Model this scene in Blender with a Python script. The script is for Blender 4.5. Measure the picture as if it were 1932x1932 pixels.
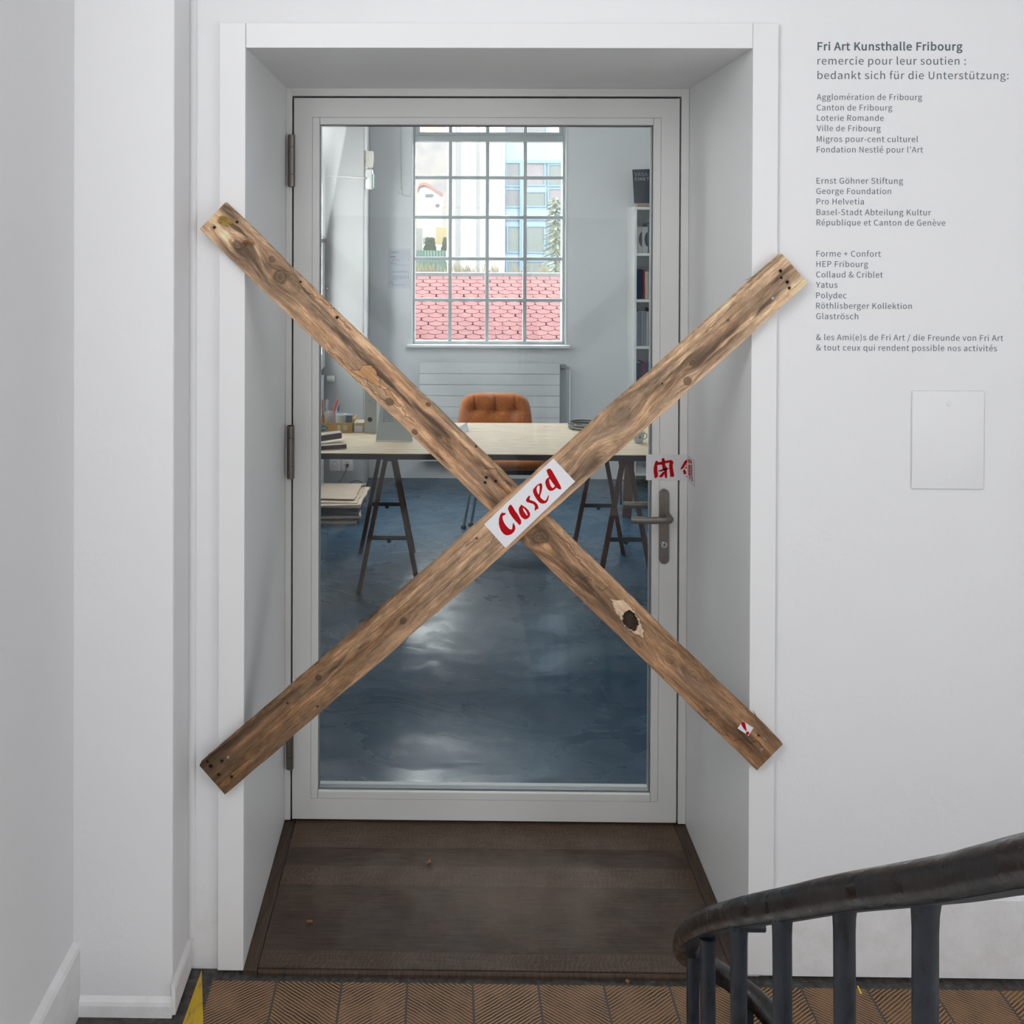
# A taped-off glass door in a white stair hall, an office behind it.  Metres; X right, Y away from the camera, Z up.
import bpy, bmesh, math, os, random
import numpy as np
from mathutils import Vector, Matrix
from mathutils.geometry import tessellate_polygon

for _o in list(bpy.data.objects):
    bpy.data.objects.remove(_o)
SC = bpy.context.scene
COL = SC.collection
RNG = random.Random(7)

# ------------------------------------------------------------------ camera, sky, lights, exposure
cam = bpy.data.cameras.new('camera')
cam.sensor_width = 36.0
cam.lens = 36.0 * 1830.0 / 1932.0
cam.shift_x = (966.0 - 815.21) / 1932.0
cam.shift_y = (472.5 - 966.0) / 1932.0
cam.clip_start = 0.05
cam_ob = bpy.data.objects.new('camera', cam)
COL.objects.link(cam_ob)
_r = Vector((0.9999195, 0.01216994, 0.00358935))
_u = Vector((-0.00366666, 0.00633586, 0.99997321))
_f = Vector((-0.01214687, 0.99990587, -0.00637997))
_m = Matrix((_r, _u, -_f)).transposed().to_4x4()
_m.translation = Vector((-0.12754, -2.34355, 1.7567))
cam_ob.matrix_world = _m
SC.camera = cam_ob

vs = SC.view_settings
vs.view_transform = 'Standard'
vs.look = 'None'
vs.gamma = 1.0
vs.use_curve_mapping = False
vs.exposure = 0.0

world = bpy.data.worlds.new('overcast_sky')
SC.world = world
world.use_nodes = True
_wn = world.node_tree.nodes
_bg = _wn['Background']
_tc = _wn.new('ShaderNodeTexCoord')
_sep = _wn.new('ShaderNodeSeparateXYZ')
_cr = _wn.new('ShaderNodeValToRGB')
world.node_tree.links.new(_tc.outputs['Generated'], _sep.inputs[0])
world.node_tree.links.new(_sep.outputs['Z'], _cr.inputs[0])
_cr.color_ramp.elements[0].color = (1.0, 0.99, 0.98, 1)
_cr.color_ramp.elements[1].color = (0.93, 0.965, 1.0, 1)
world.node_tree.links.new(_cr.outputs[0], _bg.inputs[0])
_bg.inputs[1].default_value = 22.0


def area(name, loc, target, size, power, color=(1, 1, 1), size_y=None, shape='DISK', portal=False):
    l = bpy.data.lights.new(name, 'AREA')
    l.shape = shape
    l.size = size
    if size_y:
        l.size_y = size_y
    l.energy = power
    l.color = color
    if portal:
        l.cycles.is_portal = True
    o = bpy.data.objects.new(name, l)
    o.location = loc
    d = (Vector(target) - Vector(loc)).normalized()
    o.rotation_euler = d.to_track_quat('-Z', 'Y').to_euler()
    COL.objects.link(o)
    return o


# hall: the ceiling lamp above and behind the camera, and three added fills with no real source: left, right, and one bounced off the back wall
area('hall_ceiling_light', (-0.55, -2.35, 3.62), (-0.3, -1.2, 0.5), 0.6, 7.6, (1.0, 0.985, 0.97))
area('left_fill_light', (-0.955, -1.85, 2.0), (0.9, -1.2, 1.6), 0.9, 40, (0.98, 0.99, 1.0), 1.9, 'RECTANGLE')
area('bounce_fill_light', (0.4, -3.4, 1.7), (0.4, -5.0, 1.8), 1.8, 45, (0.98, 0.99, 1.0))
area('right_fill_light', (2.36, -2.0, 1.25), (-0.9, -1.6, 1.2), 1.6, 27, (0.98, 0.99, 1.0), 1.5, 'RECTANGLE')
# office: a weak unseen fill added overhead, plus sampling portals in its two windows
area('office_fill_light', (0.9, 2.7, 3.25), (0.8, 2.7, 0), 1.0, 15, (1.0, 1.0, 1.0))
area('window_portal', (0.21, 5.12, 2.0), (0.21, 0, 2.0), 1.2, 1, size_y=2.1, shape='RECTANGLE', portal=True)
area('window_portal', (-1.35, 3.5, 1.72), (5, 3.5, 1.72), 1.7, 1, size_y=1.6, shape='RECTANGLE', portal=True)

# ------------------------------------------------------------------ helpers
def put(o, parent=None):
    COL.objects.link(o)
    if parent is not None:
        o.parent = parent
    return o


def tag(o, label=None, cat=None, group=None, kind=None):
    if label: o['label'] = label
    if cat: o['category'] = cat
    if group: o['group'] = group
    if kind: o['kind'] = kind
    return o


def thing(name, loc, label=None, cat=None, group=None, kind=None):
    o = bpy.data.objects.new(name, None)
    o.empty_display_size = 0.05
    o.location = loc
    put(o)
    return tag(o, label, cat, group, kind)


def origin_of(o):
    p = Vector((0, 0, 0))
    while o is not None:
        p += o.location
        o = o.parent
    return p


class MB:
    """collects world-space geometry for one mesh"""
    def __init__(self):
        self.v, self.f = [], []

    def add(self, v, f):
        n = len(self.v)
        self.v += [tuple(p) for p in v]
        self.f += [tuple(i + n for i in q) for q in f]
        return self

    def box(self, x0, x1, y0, y1, z0, z1, bevel=0.0, seg=2):
        if bevel <= 0:
            v = [(x, y, z) for x in (x0, x1) for y in (y0, y1) for z in (z0, z1)]
            f = [(0, 1, 3, 2), (4, 6, 7, 5), (0, 4, 5, 1), (2, 3, 7, 6), (0, 2, 6, 4), (1, 5, 7, 3)]
            return self.add(v, f)
        bm = bmesh.new()
        bmesh.ops.create_cube(bm, size=1)
        for q in bm.verts:
            q.co = Vector(((x0 + x1) / 2 + q.co.x * (x1 - x0), (y0 + y1) / 2 + q.co.y * (y1 - y0), (z0 + z1) / 2 + q.co.z * (z1 - z0)))
        bmesh.ops.bevel(bm, geom=bm.edges[:], offset=bevel, segments=seg, profile=0.5, affect='EDGES')
        bm.verts.index_update()
        self.add([q.co[:] for q in bm.verts], [[q.index for q in g.verts] for g in bm.faces])
        bm.free()
        return self

    def obox(self, c, ax, ay, az, bevel=0.0):
        """oriented box: centre and three half-axis vectors"""
        t = MB().box(-1, 1, -1, 1, -1, 1)
        if bevel:
            la, lb, lc = Vector(ax).length, Vector(ay).length, Vector(az).length
            t = MB().box(-la, la, -lb, lb, -lc, lc, bevel)
            ax, ay, az = Vector(ax) / la, Vector(ay) / lb, Vector(az) / lc
        c, ax, ay, az = Vector(c), Vector(ax), Vector(ay), Vector(az)
        return self.add([c + ax * p[0] + ay * p[1] + az * p[2] for p in t.v], t.f)

    def prism(self, poly, a, b, plane='XZ', hole=()):
        """polygon (with an optional hole) between two depths"""
        loops = [list(poly)] + ([list(hole)] if hole else [])
        tri = tessellate_polygon([[Vector((p[0], p[1], 0)) for p in l] for l in loops])
        pts = [p for l in loops for p in l]

        def P(p, d):
            return {'XZ': (p[0], d, p[1]), 'YZ': (d, p[0], p[1]), 'XY': (p[0], p[1], d)}[plane]
        n = len(pts)
        v = [P(p, a) for p in pts] + [P(p, b) for p in pts]
        f = [tuple(t) for t in tri] + [tuple(i + n for i in reversed(t)) for t in tri]
        k = 0
        for l in loops:
            m = len(l)
            f += [(k + i, k + (i + 1) % m, k + (i + 1) % m + n, k + i + n) for i in range(m)]
            k += m
        return self.add(v, f)

    def sweep(self, path, prof, up=(0, 0, 1), caps=True, scale=None):
        """closed 2-D profile (side, up) swept along points"""
        P = [Vector(p) for p in path]
        n, m = len(P), len(prof)
        v, f = [], []
        up = Vector(up)
        for i, p in enumerate(P):
            t = (P[min(i + 1, n - 1)] - P[max(i - 1, 0)]).normalized()
            s = t.cross(up)
            s = s.normalized() if s.length > 1e-4 else Vector((1, 0, 0))
            w = s.cross(t).normalized()
            k = scale[i] if scale else 1.0
            v += [p + s * a * k + w * b * k for a, b in prof]
        for i in range(n - 1):
            f += [(i * m + j, i * m + (j + 1) % m, (i + 1) * m + (j + 1) % m, (i + 1) * m + j) for j in range(m)]
        if caps:
            f += [tuple(range(m))[::-1], tuple((n - 1) * m + j for j in range(m))]
        return self.add(v, f)

    def tube(self, path, r, seg=10, caps=True):
        return self.sweep(path, [(r * math.cos(2 * math.pi * j / seg), r * math.sin(2 * math.pi * j / seg)) for j in range(seg)],
                          up=(0.13, 0.21, 0.97), caps=caps)

    def cyl(self, p0, p1, r0, r1=None, seg=20):
        r1 = r0 if r1 is None else r1
        a, b = Vector(p0), Vector(p1)
        t = (b - a).normalized()
        s = t.orthogonal().normalized()
        w = t.cross(s)
        v = []
        for p, r in ((a, r0), (b, r1)):
            v += [p + (s * math.cos(2 * math.pi * j / seg) + w * math.sin(2 * math.pi * j / seg)) * r for j in range(seg)]
        f = [(j, (j + 1) % seg, (j + 1) % seg + seg, j + seg) for j in range(seg)]
        f += [tuple(range(seg))[::-1], tuple(range(seg, 2 * seg))]
        return self.add(v, f)

    def lathe(self, c, prof, seg=28):
        v, f = [], []
        n = len(prof)
        for r, z in prof:
            v += [(c[0] + r * math.cos(2 * math.pi * j / seg), c[1] + r * math.sin(2 * math.pi * j / seg), c[2] + z) for j in range(seg)]
        for i in range(n - 1):
            f += [(i * seg + j, i * seg + (j + 1) % seg, (i + 1) * seg + (j + 1) % seg, (i + 1) * seg + j) for j in range(seg)]
        return self.add(v, f)

    def build(self, name, mat, parent=None, smooth=None):
        me = bpy.data.meshes.new(name)
        o = bpy.data.objects.new(name, me)
        a = np.array(self.v, dtype=float)
        if parent is not None:
            off = np.array(origin_of(parent))
        else:
            off = np.array([(a[:, 0].min() + a[:, 0].max()) / 2, (a[:, 1].min() + a[:, 1].max()) / 2, a[:, 2].min()])
            o.location = off
        me.from_pydata((a - off).tolist(), [], self.f)
        bm = bmesh.new()
        bm.from_mesh(me)
        bmesh.ops.recalc_face_normals(bm, faces=bm.faces[:])
        bm.to_mesh(me)
        bm.free()
        if smooth:
            me.shade_smooth()
            me.set_sharp_from_angle(angle=math.radians(smooth))
        me.materials.append(mat)
        return put(o, parent)


def struct(name, mb, mat, parent=None, smooth=None):
    o = mb.build(name, mat, parent, smooth)
    o['kind'] = 'structure'
    return o


# ------------------------------------------------------------------ materials
def lin(r, g, b):
    def c(x):
        x /= 255.0
        return x / 12.92 if x <= 0.04045 else ((x + 0.055) / 1.055) ** 2.4
    return (c(r), c(g), c(b))


class NT:
    def __init__(self, name):
        self.m = bpy.data.materials.new(name)
        self.m.use_nodes = True
        self.t = self.m.node_tree
        self.bsdf = self.t.nodes['Principled BSDF']

    def n(self, typ, **kw):
        x = self.t.nodes.new('ShaderNode' + typ)
        for k, v in kw.items():
            setattr(x, k, v)
        return x

    def link(self, a, b):
        self.t.links.new(a, b)

    def val(self, sock, v):
        if hasattr(v, 'is_linked') or isinstance(v, bpy.types.NodeSocket):
            self.link(v, sock)
        else:
            sock.default_value = v

    def math(self, op, a, b=0.0, c=None):
        x = self.n('Math', operation=op)
        self.val(x.inputs[0], a)
        self.val(x.inputs[1], b)
        if c is not None:
            self.val(x.inputs[2], c)
        return x.outputs[0]

    def coords(self, scale=(1, 1, 1), rot=(0, 0, 0), loc=(0, 0, 0)):
        tc = self.n('TexCoord')
        mp = self.n('Mapping')
        mp.inputs['Scale'].default_value = scale
        mp.inputs['Rotation'].default_value = rot
        mp.inputs['Location'].default_value = loc
        self.link(tc.outputs['Object'], mp.inputs[0])
        return mp.outputs[0]

    def noise(self, vec, scale, detail=4, rough=0.55, dist=0.0):
        x = self.n('TexNoise')
        self.link(vec, x.inputs['Vector'])
        x.inputs['Scale'].default_value = scale
        x.inputs['Detail'].default_value = detail
        x.inputs['Roughness'].default_value = rough
        x.inputs['Distortion'].default_value = dist
        return x.outputs['Fac']

    def ramp(self, fac, stops):
        x = self.n('ValToRGB')
        self.link(fac, x.inputs[0])
        e = x.color_ramp.elements
        while len(e) < len(stops):
            e.new(0.5)
        for q, (p, c) in zip(e, stops):
            q.position = p
            q.color = (c[0], c[1], c[2], 1) if not isinstance(c, (int, float)) else (c, c, c, 1)
        return x.outputs[0]

    def mix(self, fac, a, b):
        x = self.n('Mix', data_type='RGBA')
        self.val(x.inputs[0], fac)
        for s, v in ((x.inputs[6], a), (x.inputs[7], b)):
            if isinstance(v, tuple):
                s.default_value = (v[0], v[1], v[2], 1)
            else:
                self.link(v, s)
        return x.outputs[2]

    def bump(self, h, strength=0.3, dist=0.01):
        x = self.n('Bump')
        x.inputs['Strength'].default_value = strength
        x.inputs['Distance'].default_value = dist
        self.link(h, x.inputs['Height'])
        self.link(x.outputs[0], self.bsdf.inputs['Normal'])

    def set(self, **kw):
        for k, v in kw.items():
            s = self.bsdf.inputs[k]
            if isinstance(v, tuple) and len(v) == 3:
                s.default_value = (v[0], v[1], v[2], 1)
            elif isinstance(v, (int, float)):
                s.default_value = v
            else:
                self.link(v, s)
        return self


def pm(name, col, rough=0.6, metal=0.0, var=0.06, scale=6.0, bump=0.0, bscale=150.0, stretch=(1, 1, 1), **kw):
    t = NT(name)
    c = t.coords(stretch)
    f = t.noise(c, scale, 5)
    a = tuple(max(0.0, x * (1 - var)) for x in col)
    b = tuple(min(1.0, x * (1 + var)) for x in col)
    t.set(**{'Base Color': t.ramp(f, [(0.3, a), (0.7, b)]), 'Roughness': rough, 'Metallic': metal})
    t.set(**kw)
    if bump:
        t.bump(t.noise(t.coords(), bscale, 3), bump, 0.002)
    return t.m


def glass(name, tint, base, edge=0.8):
    """clear pane: transparent with a mirror share that grows towards grazing angles"""
    t = NT(name)
    t.t.nodes.remove(t.bsdf)
    lw = t.n('LayerWeight')
    lw.inputs['Blend'].default_value = 0.5
    p = t.math('POWER', lw.outputs['Facing'], 5.0)
    fac = t.math('ADD', t.math('MULTIPLY', p, edge), base)
    tr = t.n('BsdfTransparent')
    nz = t.noise(t.coords(), 3.0, 2)
    t.link(t.ramp(nz, [(0.0, tuple(x * 0.985 for x in tint)), (1.0, tint)]), tr.inputs[0])
    gl = t.n('BsdfGlossy')
    gl.inputs['Roughness'].default_value = 0.02
    mx = t.n('MixShader')
    t.link(fac, mx.inputs[0])
    t.link(tr.outputs[0], mx.inputs[1])
    t.link(gl.outputs[0], mx.inputs[2])
    t.link(mx.outputs[0], t.t.nodes['Material Output'].inputs['Surface'])
    return t.m


def wall_paint(name, col, rough=0.75, dirt=0.04, bump=0.25, low=None, line=None):
    t = NT(name)
    c = t.coords()
    f = t.noise(c, 1.3, 5, 0.6)
    a = t.ramp(f, [(0.25, tuple(x * (1 - dirt) for x in col)), (0.75, col)])
    if low is not None:                       # darker below a level (object z), the hall's reflection put into the colour
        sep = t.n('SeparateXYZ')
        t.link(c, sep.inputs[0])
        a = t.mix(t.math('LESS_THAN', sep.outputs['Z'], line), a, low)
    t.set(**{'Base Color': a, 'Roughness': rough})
    h = t.math('ADD', t.noise(c, 55, 4, 0.5), t.math('MULTIPLY', t.noise(c, 7, 3), 2.0))
    t.bump(h, bump, 0.0025)
    return t.m


M = {}
M['wall'] = wall_paint('white_wall_paint', (0.80, 0.80, 0.81))
M['trim'] = wall_paint('white_gloss_paint', (0.80, 0.80, 0.80), 0.42, 0.03, 0.06)
M['door'] = wall_paint('door_enamel', (0.74, 0.74, 0.725), 0.38, 0.03, 0.05)
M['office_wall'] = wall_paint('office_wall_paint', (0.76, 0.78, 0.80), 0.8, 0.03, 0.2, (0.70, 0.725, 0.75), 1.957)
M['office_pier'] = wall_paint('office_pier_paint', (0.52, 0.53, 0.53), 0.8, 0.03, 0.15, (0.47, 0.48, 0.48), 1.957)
M['white_plastic'] = pm('white_plastic', (0.72, 0.73, 0.72), 0.4)
M['white_metal'] = pm('white_enamelled_metal', (0.72, 0.755, 0.77), 0.4, 0, 0.02)
M['grey_metal'] = pm('grey_metal', (0.30, 0.33, 0.35), 0.45, 0.2)
M['window_frame'] = pm('window_frame_paint', (0.42, 0.46, 0.47), 0.5, 0, 0.03)
M['dark_gap'] = pm('dark_gap', (0.012, 0.011, 0.01), 0.9)
M['steel'] = pm('brushed_steel', (0.24, 0.22, 0.20), 0.38, 0.9, 0.10, 30, stretch=(1, 1, 14))
M['bronze'] = pm('bronzed_hinge', (0.21, 0.185, 0.165), 0.36, 0.85, 0.08, 30)
M['chrome'] = pm('chrome', (0.6, 0.6, 0.6), 0.15, 1.0)
M['alu'] = pm('aluminium_spacer', (0.60, 0.63, 0.63), 0.35, 0.5)
M['paper'] = pm('white_paper', (0.76, 0.76, 0.79), 0.75, 0, 0.02, 20, 0.15, 60)
M['red_ink'] = pm('red_brush_paint', (0.42, 0.004, 0.007), 0.7, 0, 0.12, 60, **{'Specular IOR Level': 0.1})
M['text_ink'] = pm('slate_lettering', (0.085, 0.115, 0.14), 0.6)
M['pane'] = glass('door_glass', (0.984, 0.995, 0.994), 0.014)
M['win_pane'] = glass('window_glass', (0.985, 0.99, 0.99), 0.03)

# traced outlines, in metres on their own planes: (x, z) unless noted; plank marks are (along, across) the plank
SIGN_SHEET = ((-0.0295,1.0928),(0.0215,1.0368),(0.1853,1.1959),(0.1337,1.2503))
SIGN_LETTERS = ((((0.0215,1.1198),(0.0126,1.1209),(0.0087,1.1165),(0.0056,1.1071),(0.0049,1.0962),(0.0065,1.0876),(0.0104,1.0782),(0.0159,1.0712),(0.0222,1.0673),(0.0292,1.0674),(0.0362,1.0706),(0.0416,1.0761),(0.0444,1.0824),(0.0439,1.0886),(0.0395,1.098),(0.0377,1.0901),(0.0369,1.0823),(0.0346,1.0807),(0.0299,1.0823),(0.0236,1.0885),(0.0181,1.0963),(0.0147,1.1041),(0.0136,1.1103),(0.0157,1.1142),(0.0204,1.1158)),()),(((0.0266,1.13),(0.0281,1.1354),(0.0312,1.1394),(0.0344,1.1397),(0.0375,1.1355),(0.0438,1.1254),(0.0516,1.1145),(0.0579,1.1028),(0.0582,1.0958),(0.0564,1.0934),(0.0541,1.0915),(0.0517,1.0942),(0.0447,1.1011),(0.0376,1.1097),(0.0305,1.1198)),()),(((0.0523,1.127),(0.0531,1.1325),(0.057,1.1388),(0.059,1.1403),(0.0609,1.138),(0.0687,1.1334),(0.075,1.1272),(0.0794,1.1194),(0.0789,1.1131),(0.0743,1.1076),(0.0688,1.1052),(0.0634,1.1067),(0.0579,1.1114),(0.0539,1.1184)),((0.0617,1.1329),(0.0653,1.1302),(0.0698,1.1248),(0.0727,1.1178),(0.0735,1.1142),(0.0711,1.1151),(0.0672,1.1201),(0.0633,1.1263))),(((0.0764,1.1616),(0.0792,1.1611),(0.0787,1.1577),(0.0772,1.1538),(0.0788,1.1514),(0.0842,1.1499),(0.092,1.146),(0.0967,1.1406),(0.0991,1.1336),(0.0983,1.1305),(0.0937,1.1289),(0.0898,1.1249),(0.0898,1.1296),(0.0908,1.1359),(0.0889,1.1398),(0.0843,1.1429),(0.0764,1.1452),(0.071,1.1467),(0.0689,1.1498),(0.0709,1.1553)),()),(((0.1043,1.1918),(0.1071,1.1891),(0.1078,1.1813),(0.106,1.1719),(0.1026,1.1602),(0.1045,1.1563),(0.1099,1.1516),(0.1146,1.1496),(0.1177,1.1533),(0.1228,1.1642),(0.1232,1.1595),(0.1216,1.1517),(0.1178,1.1454),(0.1123,1.1431),(0.1069,1.143),(0.1014,1.1453),(0.0951,1.1523),(0.0888,1.1624),(0.0857,1.171),(0.0864,1.1773),(0.0888,1.1796),(0.0919,1.1836),(0.0973,1.1883)),((0.0942,1.1797),(0.0973,1.1852),(0.1004,1.1868),(0.1016,1.1813),(0.101,1.1719),(0.0998,1.1641),(0.0974,1.1664),(0.0947,1.1734))),(((0.1174,1.2217),(0.1205,1.2252),(0.1247,1.2263),(0.1288,1.224),(0.1338,1.2159),(0.1432,1.1995),(0.1503,1.1863),(0.153,1.1793),(0.1504,1.1766),(0.1472,1.1774),(0.141,1.1812),(0.1371,1.1772),(0.1324,1.174),(0.1259,1.1733),(0.1215,1.176),(0.1171,1.183),(0.1144,1.1923),(0.116,1.1994),(0.1206,1.2041),(0.1237,1.2057),(0.1206,1.2127)),((0.1242,1.2025),(0.1277,1.1987),(0.1324,1.1917),(0.1379,1.1847),(0.1347,1.1815),(0.1316,1.1799),(0.1277,1.1846),(0.1249,1.1924),(0.1238,1.1986))))
TAPE_STROKES = (((0.5178,1.1018),(0.5214,1.1028),(0.5242,1.0991),(0.5233,1.0945),(0.5224,1.0872),(0.5225,1.0716),(0.5244,1.0615),(0.5244,1.0542),(0.518,1.0496),(0.5144,1.0505),(0.5125,1.0605),(0.5111,1.0715),(0.5115,1.0816),(0.5142,1.0936)),((0.5214,1.0977),(0.537,1.0997),(0.537,1.091),(0.5224,1.0895)),((0.5351,1.1065),(0.5369,1.1097),(0.5424,1.1112),(0.5451,1.1038),(0.5461,1.0947),(0.5471,1.0864),(0.5498,1.0855),(0.5512,1.081),(0.5517,1.0727),(0.5518,1.0507),(0.55,1.0493),(0.5454,1.0525),(0.544,1.0617),(0.5435,1.0699),(0.538,1.0781),(0.5361,1.091)),((0.5452,1.102),(0.5616,1.1049),(0.567,1.1044),(0.5712,1.0976),(0.5689,1.0902),(0.5699,1.0783),(0.5732,1.06),(0.5732,1.0554),(0.57,1.0536),(0.5618,1.054),(0.5604,1.0673),(0.558,1.0856),(0.5589,1.0971),(0.5452,1.0947)),((0.5239,1.0721),(0.538,1.0772),(0.5498,1.08),(0.5585,1.0806),(0.5581,1.0792),(0.5517,1.0755),(0.5417,1.0727),(0.5335,1.0694),(0.5252,1.0707)),((0.5276,1.0551),(0.5335,1.0625),(0.5398,1.069),(0.5453,1.0708),(0.5444,1.0653),(0.5417,1.058),(0.5372,1.0534),(0.5326,1.052),(0.529,1.0529)),((0.5918,1.0776),(0.5991,1.0914),(0.6045,1.1015),(0.6127,1.1079),(0.6145,1.1089),(0.6152,1.1025),(0.6136,1.0988),(0.6091,1.0932),(0.6046,1.0859),(0.6,1.0794),(0.5937,1.0767)),((0.6091,1.0914),(0.6153,1.0926),(0.6153,1.0904),(0.6082,1.0891)),((0.6037,1.0818),(0.611,1.0841),(0.6153,1.0839),(0.6153,1.0814),(0.6055,1.0795)),((0.6127,1.0905),(0.6153,1.0915),(0.6155,1.0575),(0.6147,1.0676),(0.6137,1.0768)),((0.601,1.0749),(0.6046,1.0767),(0.6083,1.0722),(0.6101,1.0658),(0.6083,1.0616),(0.6029,1.062),(0.6005,1.0694)),((0.607,1.0538),(0.6111,1.0575),(0.6155,1.0585),(0.6155,1.0557),(0.6129,1.0548)))
TAPE_STROKES_SIDE = (((0.5874,1.1105),(0.5752,1.1141),(0.5714,1.1022),(0.5857,1.099)),((0.5663,1.1152),(0.5575,1.1162),(0.5555,1.1058),(0.5625,1.1043)),((0.5556,1.113),(0.5485,1.111),(0.5519,1.1048),(0.5572,1.1054)),((0.5713,1.0977),(0.5536,1.1018),(0.5536,1.1),(0.5713,1.0959)),((0.5731,1.0973),(0.567,1.0987),(0.5665,1.0708),(0.5725,1.0693)),((0.5554,1.1014),(0.5473,1.1032),(0.5467,1.0755),(0.5548,1.0735)),((0.5676,1.0904),(0.5535,1.0937),(0.5534,1.0919),(0.5675,1.0886)),((0.5674,1.0814),(0.5533,1.0847),(0.5532,1.0829),(0.5674,1.0796)),((0.5672,1.0733),(0.5531,1.0767),(0.553,1.074),(0.5672,1.0706)),((0.5743,1.0689),(0.5654,1.071),(0.5668,1.0553),(0.574,1.0536)),((0.5548,1.0735),(0.5478,1.0752),(0.5386,1.0568),(0.5456,1.0546)),((0.5863,1.0952),(0.5767,1.0974),(0.5778,1.0636),(0.5856,1.0617)))
STICKER = ((0.5787,0.6021),(0.6047,0.5844),(0.6166,0.6034),(0.5915,0.6196))
STICKER_MARK = ((0.5873,0.6147),(0.5901,0.6179),(0.5938,0.6182),(0.5967,0.6147),(0.6003,0.5974),(0.5989,0.5959),(0.5931,0.6017),(0.5879,0.6103))
STICKER_DOT = (0.6026,0.5908)
PLANK_A = ((-0.6829,1.8233),(0.72,-0.6939),1.8602,0.0886)
PLANK_B = ((-0.6806,0.4639),(0.7467,0.6651),1.8616,0.0933)
A_KNOTS = ((0.2175,0.0101,0.016),(0.1758,0.0228,0.008),(0.0933,-0.0096,0.013),(0.6172,-0.0238,0.009),(0.6863,0.0356,0.005),(0.709,-0.034,0.006),(1.0988,-0.0095,0.017),(1.5928,0.0134,-0.008),(1.4416,-0.0213,-0.009),(1.6761,-0.0205,-0.006),(0.2589,0.1511,0.0035),(1.5264,-0.001,-0.009))
A_HOLES = ((0.0227,-0.0175,0.0042),(0.0526,0.0298,0.003),(0.2622,0.0333,0.003),(0.3845,0.0329,0.004),(0.9084,0.0076,0.003),(0.9151,-0.0035,0.003),(0.9308,0.0166,0.003),(0.8393,0.0432,0.002),(1.8047,0.0186,0.003))
A_STAINS = ((0.0186,0.0316,0.03,0.018),(0.1058,0.0098,0.1,0.016),(0.0979,-0.0162,0.05,0.02),(0.1837,-0.0099,0.1,0.016),(0.4298,0.0127,0.16,0.009),(0.5395,0.013,0.15,0.01),(0.5892,0.0133,0.16,0.011),(0.7778,0.0009,0.07,0.016),(0.9081,0.0251,0.05,0.024),(0.957,0.0374,0.02,0.008),(0.9531,-0.0179,0.03,0.01),(0.7487,0.0176,0.08,0.009),(0.7887,-0.0335,0.05,0.006),(1.2764,-0.0087,0.12,0.02),(1.5128,-0.0407,0.06,0.005),(1.098,-0.0301,0.07,0.016),(1.7964,-0.0059,0.07,0.012),(1.8151,0.045,0.05,0.01))
A_PEEL = (((0.4966,-0.0335),(0.5106,-0.0214),(0.5084,-0.0059),(0.5216,0.007),(0.5403,0.0075),(0.5508,0.0016),(0.5622,0.0031),(0.5654,-0.0067),(0.5783,-0.0134),(0.5668,-0.0198),(0.5513,-0.0204),(0.5342,-0.0258),(0.5202,-0.0314),(0.5072,-0.0344)),((0.5864,-0.0119),(0.5922,-0.0047),(0.6101,-0.0082),(0.6271,-0.0109),(0.6434,-0.0111),(0.6392,-0.0184),(0.6278,-0.0198),(0.6149,-0.0164),(0.5986,-0.0162)))
A_ROT = ((1.3215,0.0071),(1.3379,0.015),(1.3482,0.0292),(1.3706,0.0268),(1.3859,0.0256),(1.4052,0.0202),(1.4256,0.0117),(1.4408,0.0023),(1.4478,-0.007),(1.4335,-0.0089),(1.4233,-0.0149),(1.409,-0.0167),(1.3886,-0.0164),(1.3703,-0.01),(1.358,-0.0098),(1.3418,-0.0014))
A_PIT = ((1.3714,0.0033),(1.3746,0.0186),(1.391,0.0224),(1.4113,0.014),(1.4213,-0.0046),(1.4172,-0.0127),(1.4029,-0.0146),(1.3804,-0.0122))
A_CRACKS = (((1.2028,-0.0199),(1.2232,-0.0202),(1.2274,-0.008),(1.2438,-0.0082),(1.248,0.004),(1.2612,0.0048)),((1.2169,-0.0427),(1.2435,-0.0369),(1.2741,-0.0353),(1.3027,-0.0357)),((1.2765,0.0036),(1.297,0.0074),(1.3012,0.0237),(1.3175,0.0194)),((1.4965,-0.0405),(1.525,-0.0409),(1.5475,-0.0392)),((1.6616,-0.0408),(1.6963,-0.0433),(1.7268,-0.0417),(1.7554,-0.0339)),((1.7718,-0.0301),(1.7841,-0.0139),(1.8025,-0.008),(1.8107,0.0083),(1.8311,0.0039)),((0.1991,0.0234),(0.2327,0.0304),(0.2605,0.0207),(0.3146,0.0292)),((0.2513,0.0264),(0.2941,0.0276),(0.3296,0.0365),(0.3576,0.0416),(0.4282,0.0332)),((0.4253,-0.0395),(0.444,-0.0323),(0.4719,-0.0345)),((0.5038,-0.0442),(0.5331,-0.0413),(0.5543,-0.0367),(0.5804,-0.0338),(0.6065,-0.031)),((0.5367,-0.0218),(0.5512,-0.0302),(0.5707,-0.0337)),((0.6458,-0.0119),(0.6669,-0.0204),(0.6897,-0.0175)),((0.7729,-0.0007),(0.7907,-0.0026),(0.8054,-0.0012),(0.8183,-0.0079)),((0.8008,0.0266),(0.8187,0.0215),(0.835,0.0245),(0.8496,0.0226)),((0.7838,-0.0351),(0.8065,-0.0387),(0.8293,-0.039)),((0.8885,0.0188),(0.9066,0.0365),(0.9374,0.0312),(0.9569,0.0309)),((1.0986,0.0257),(1.1142,0.0277),(1.1343,0.0275),(1.161,0.0315),(1.1855,0.0245),(1.2099,0.0219)))
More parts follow.
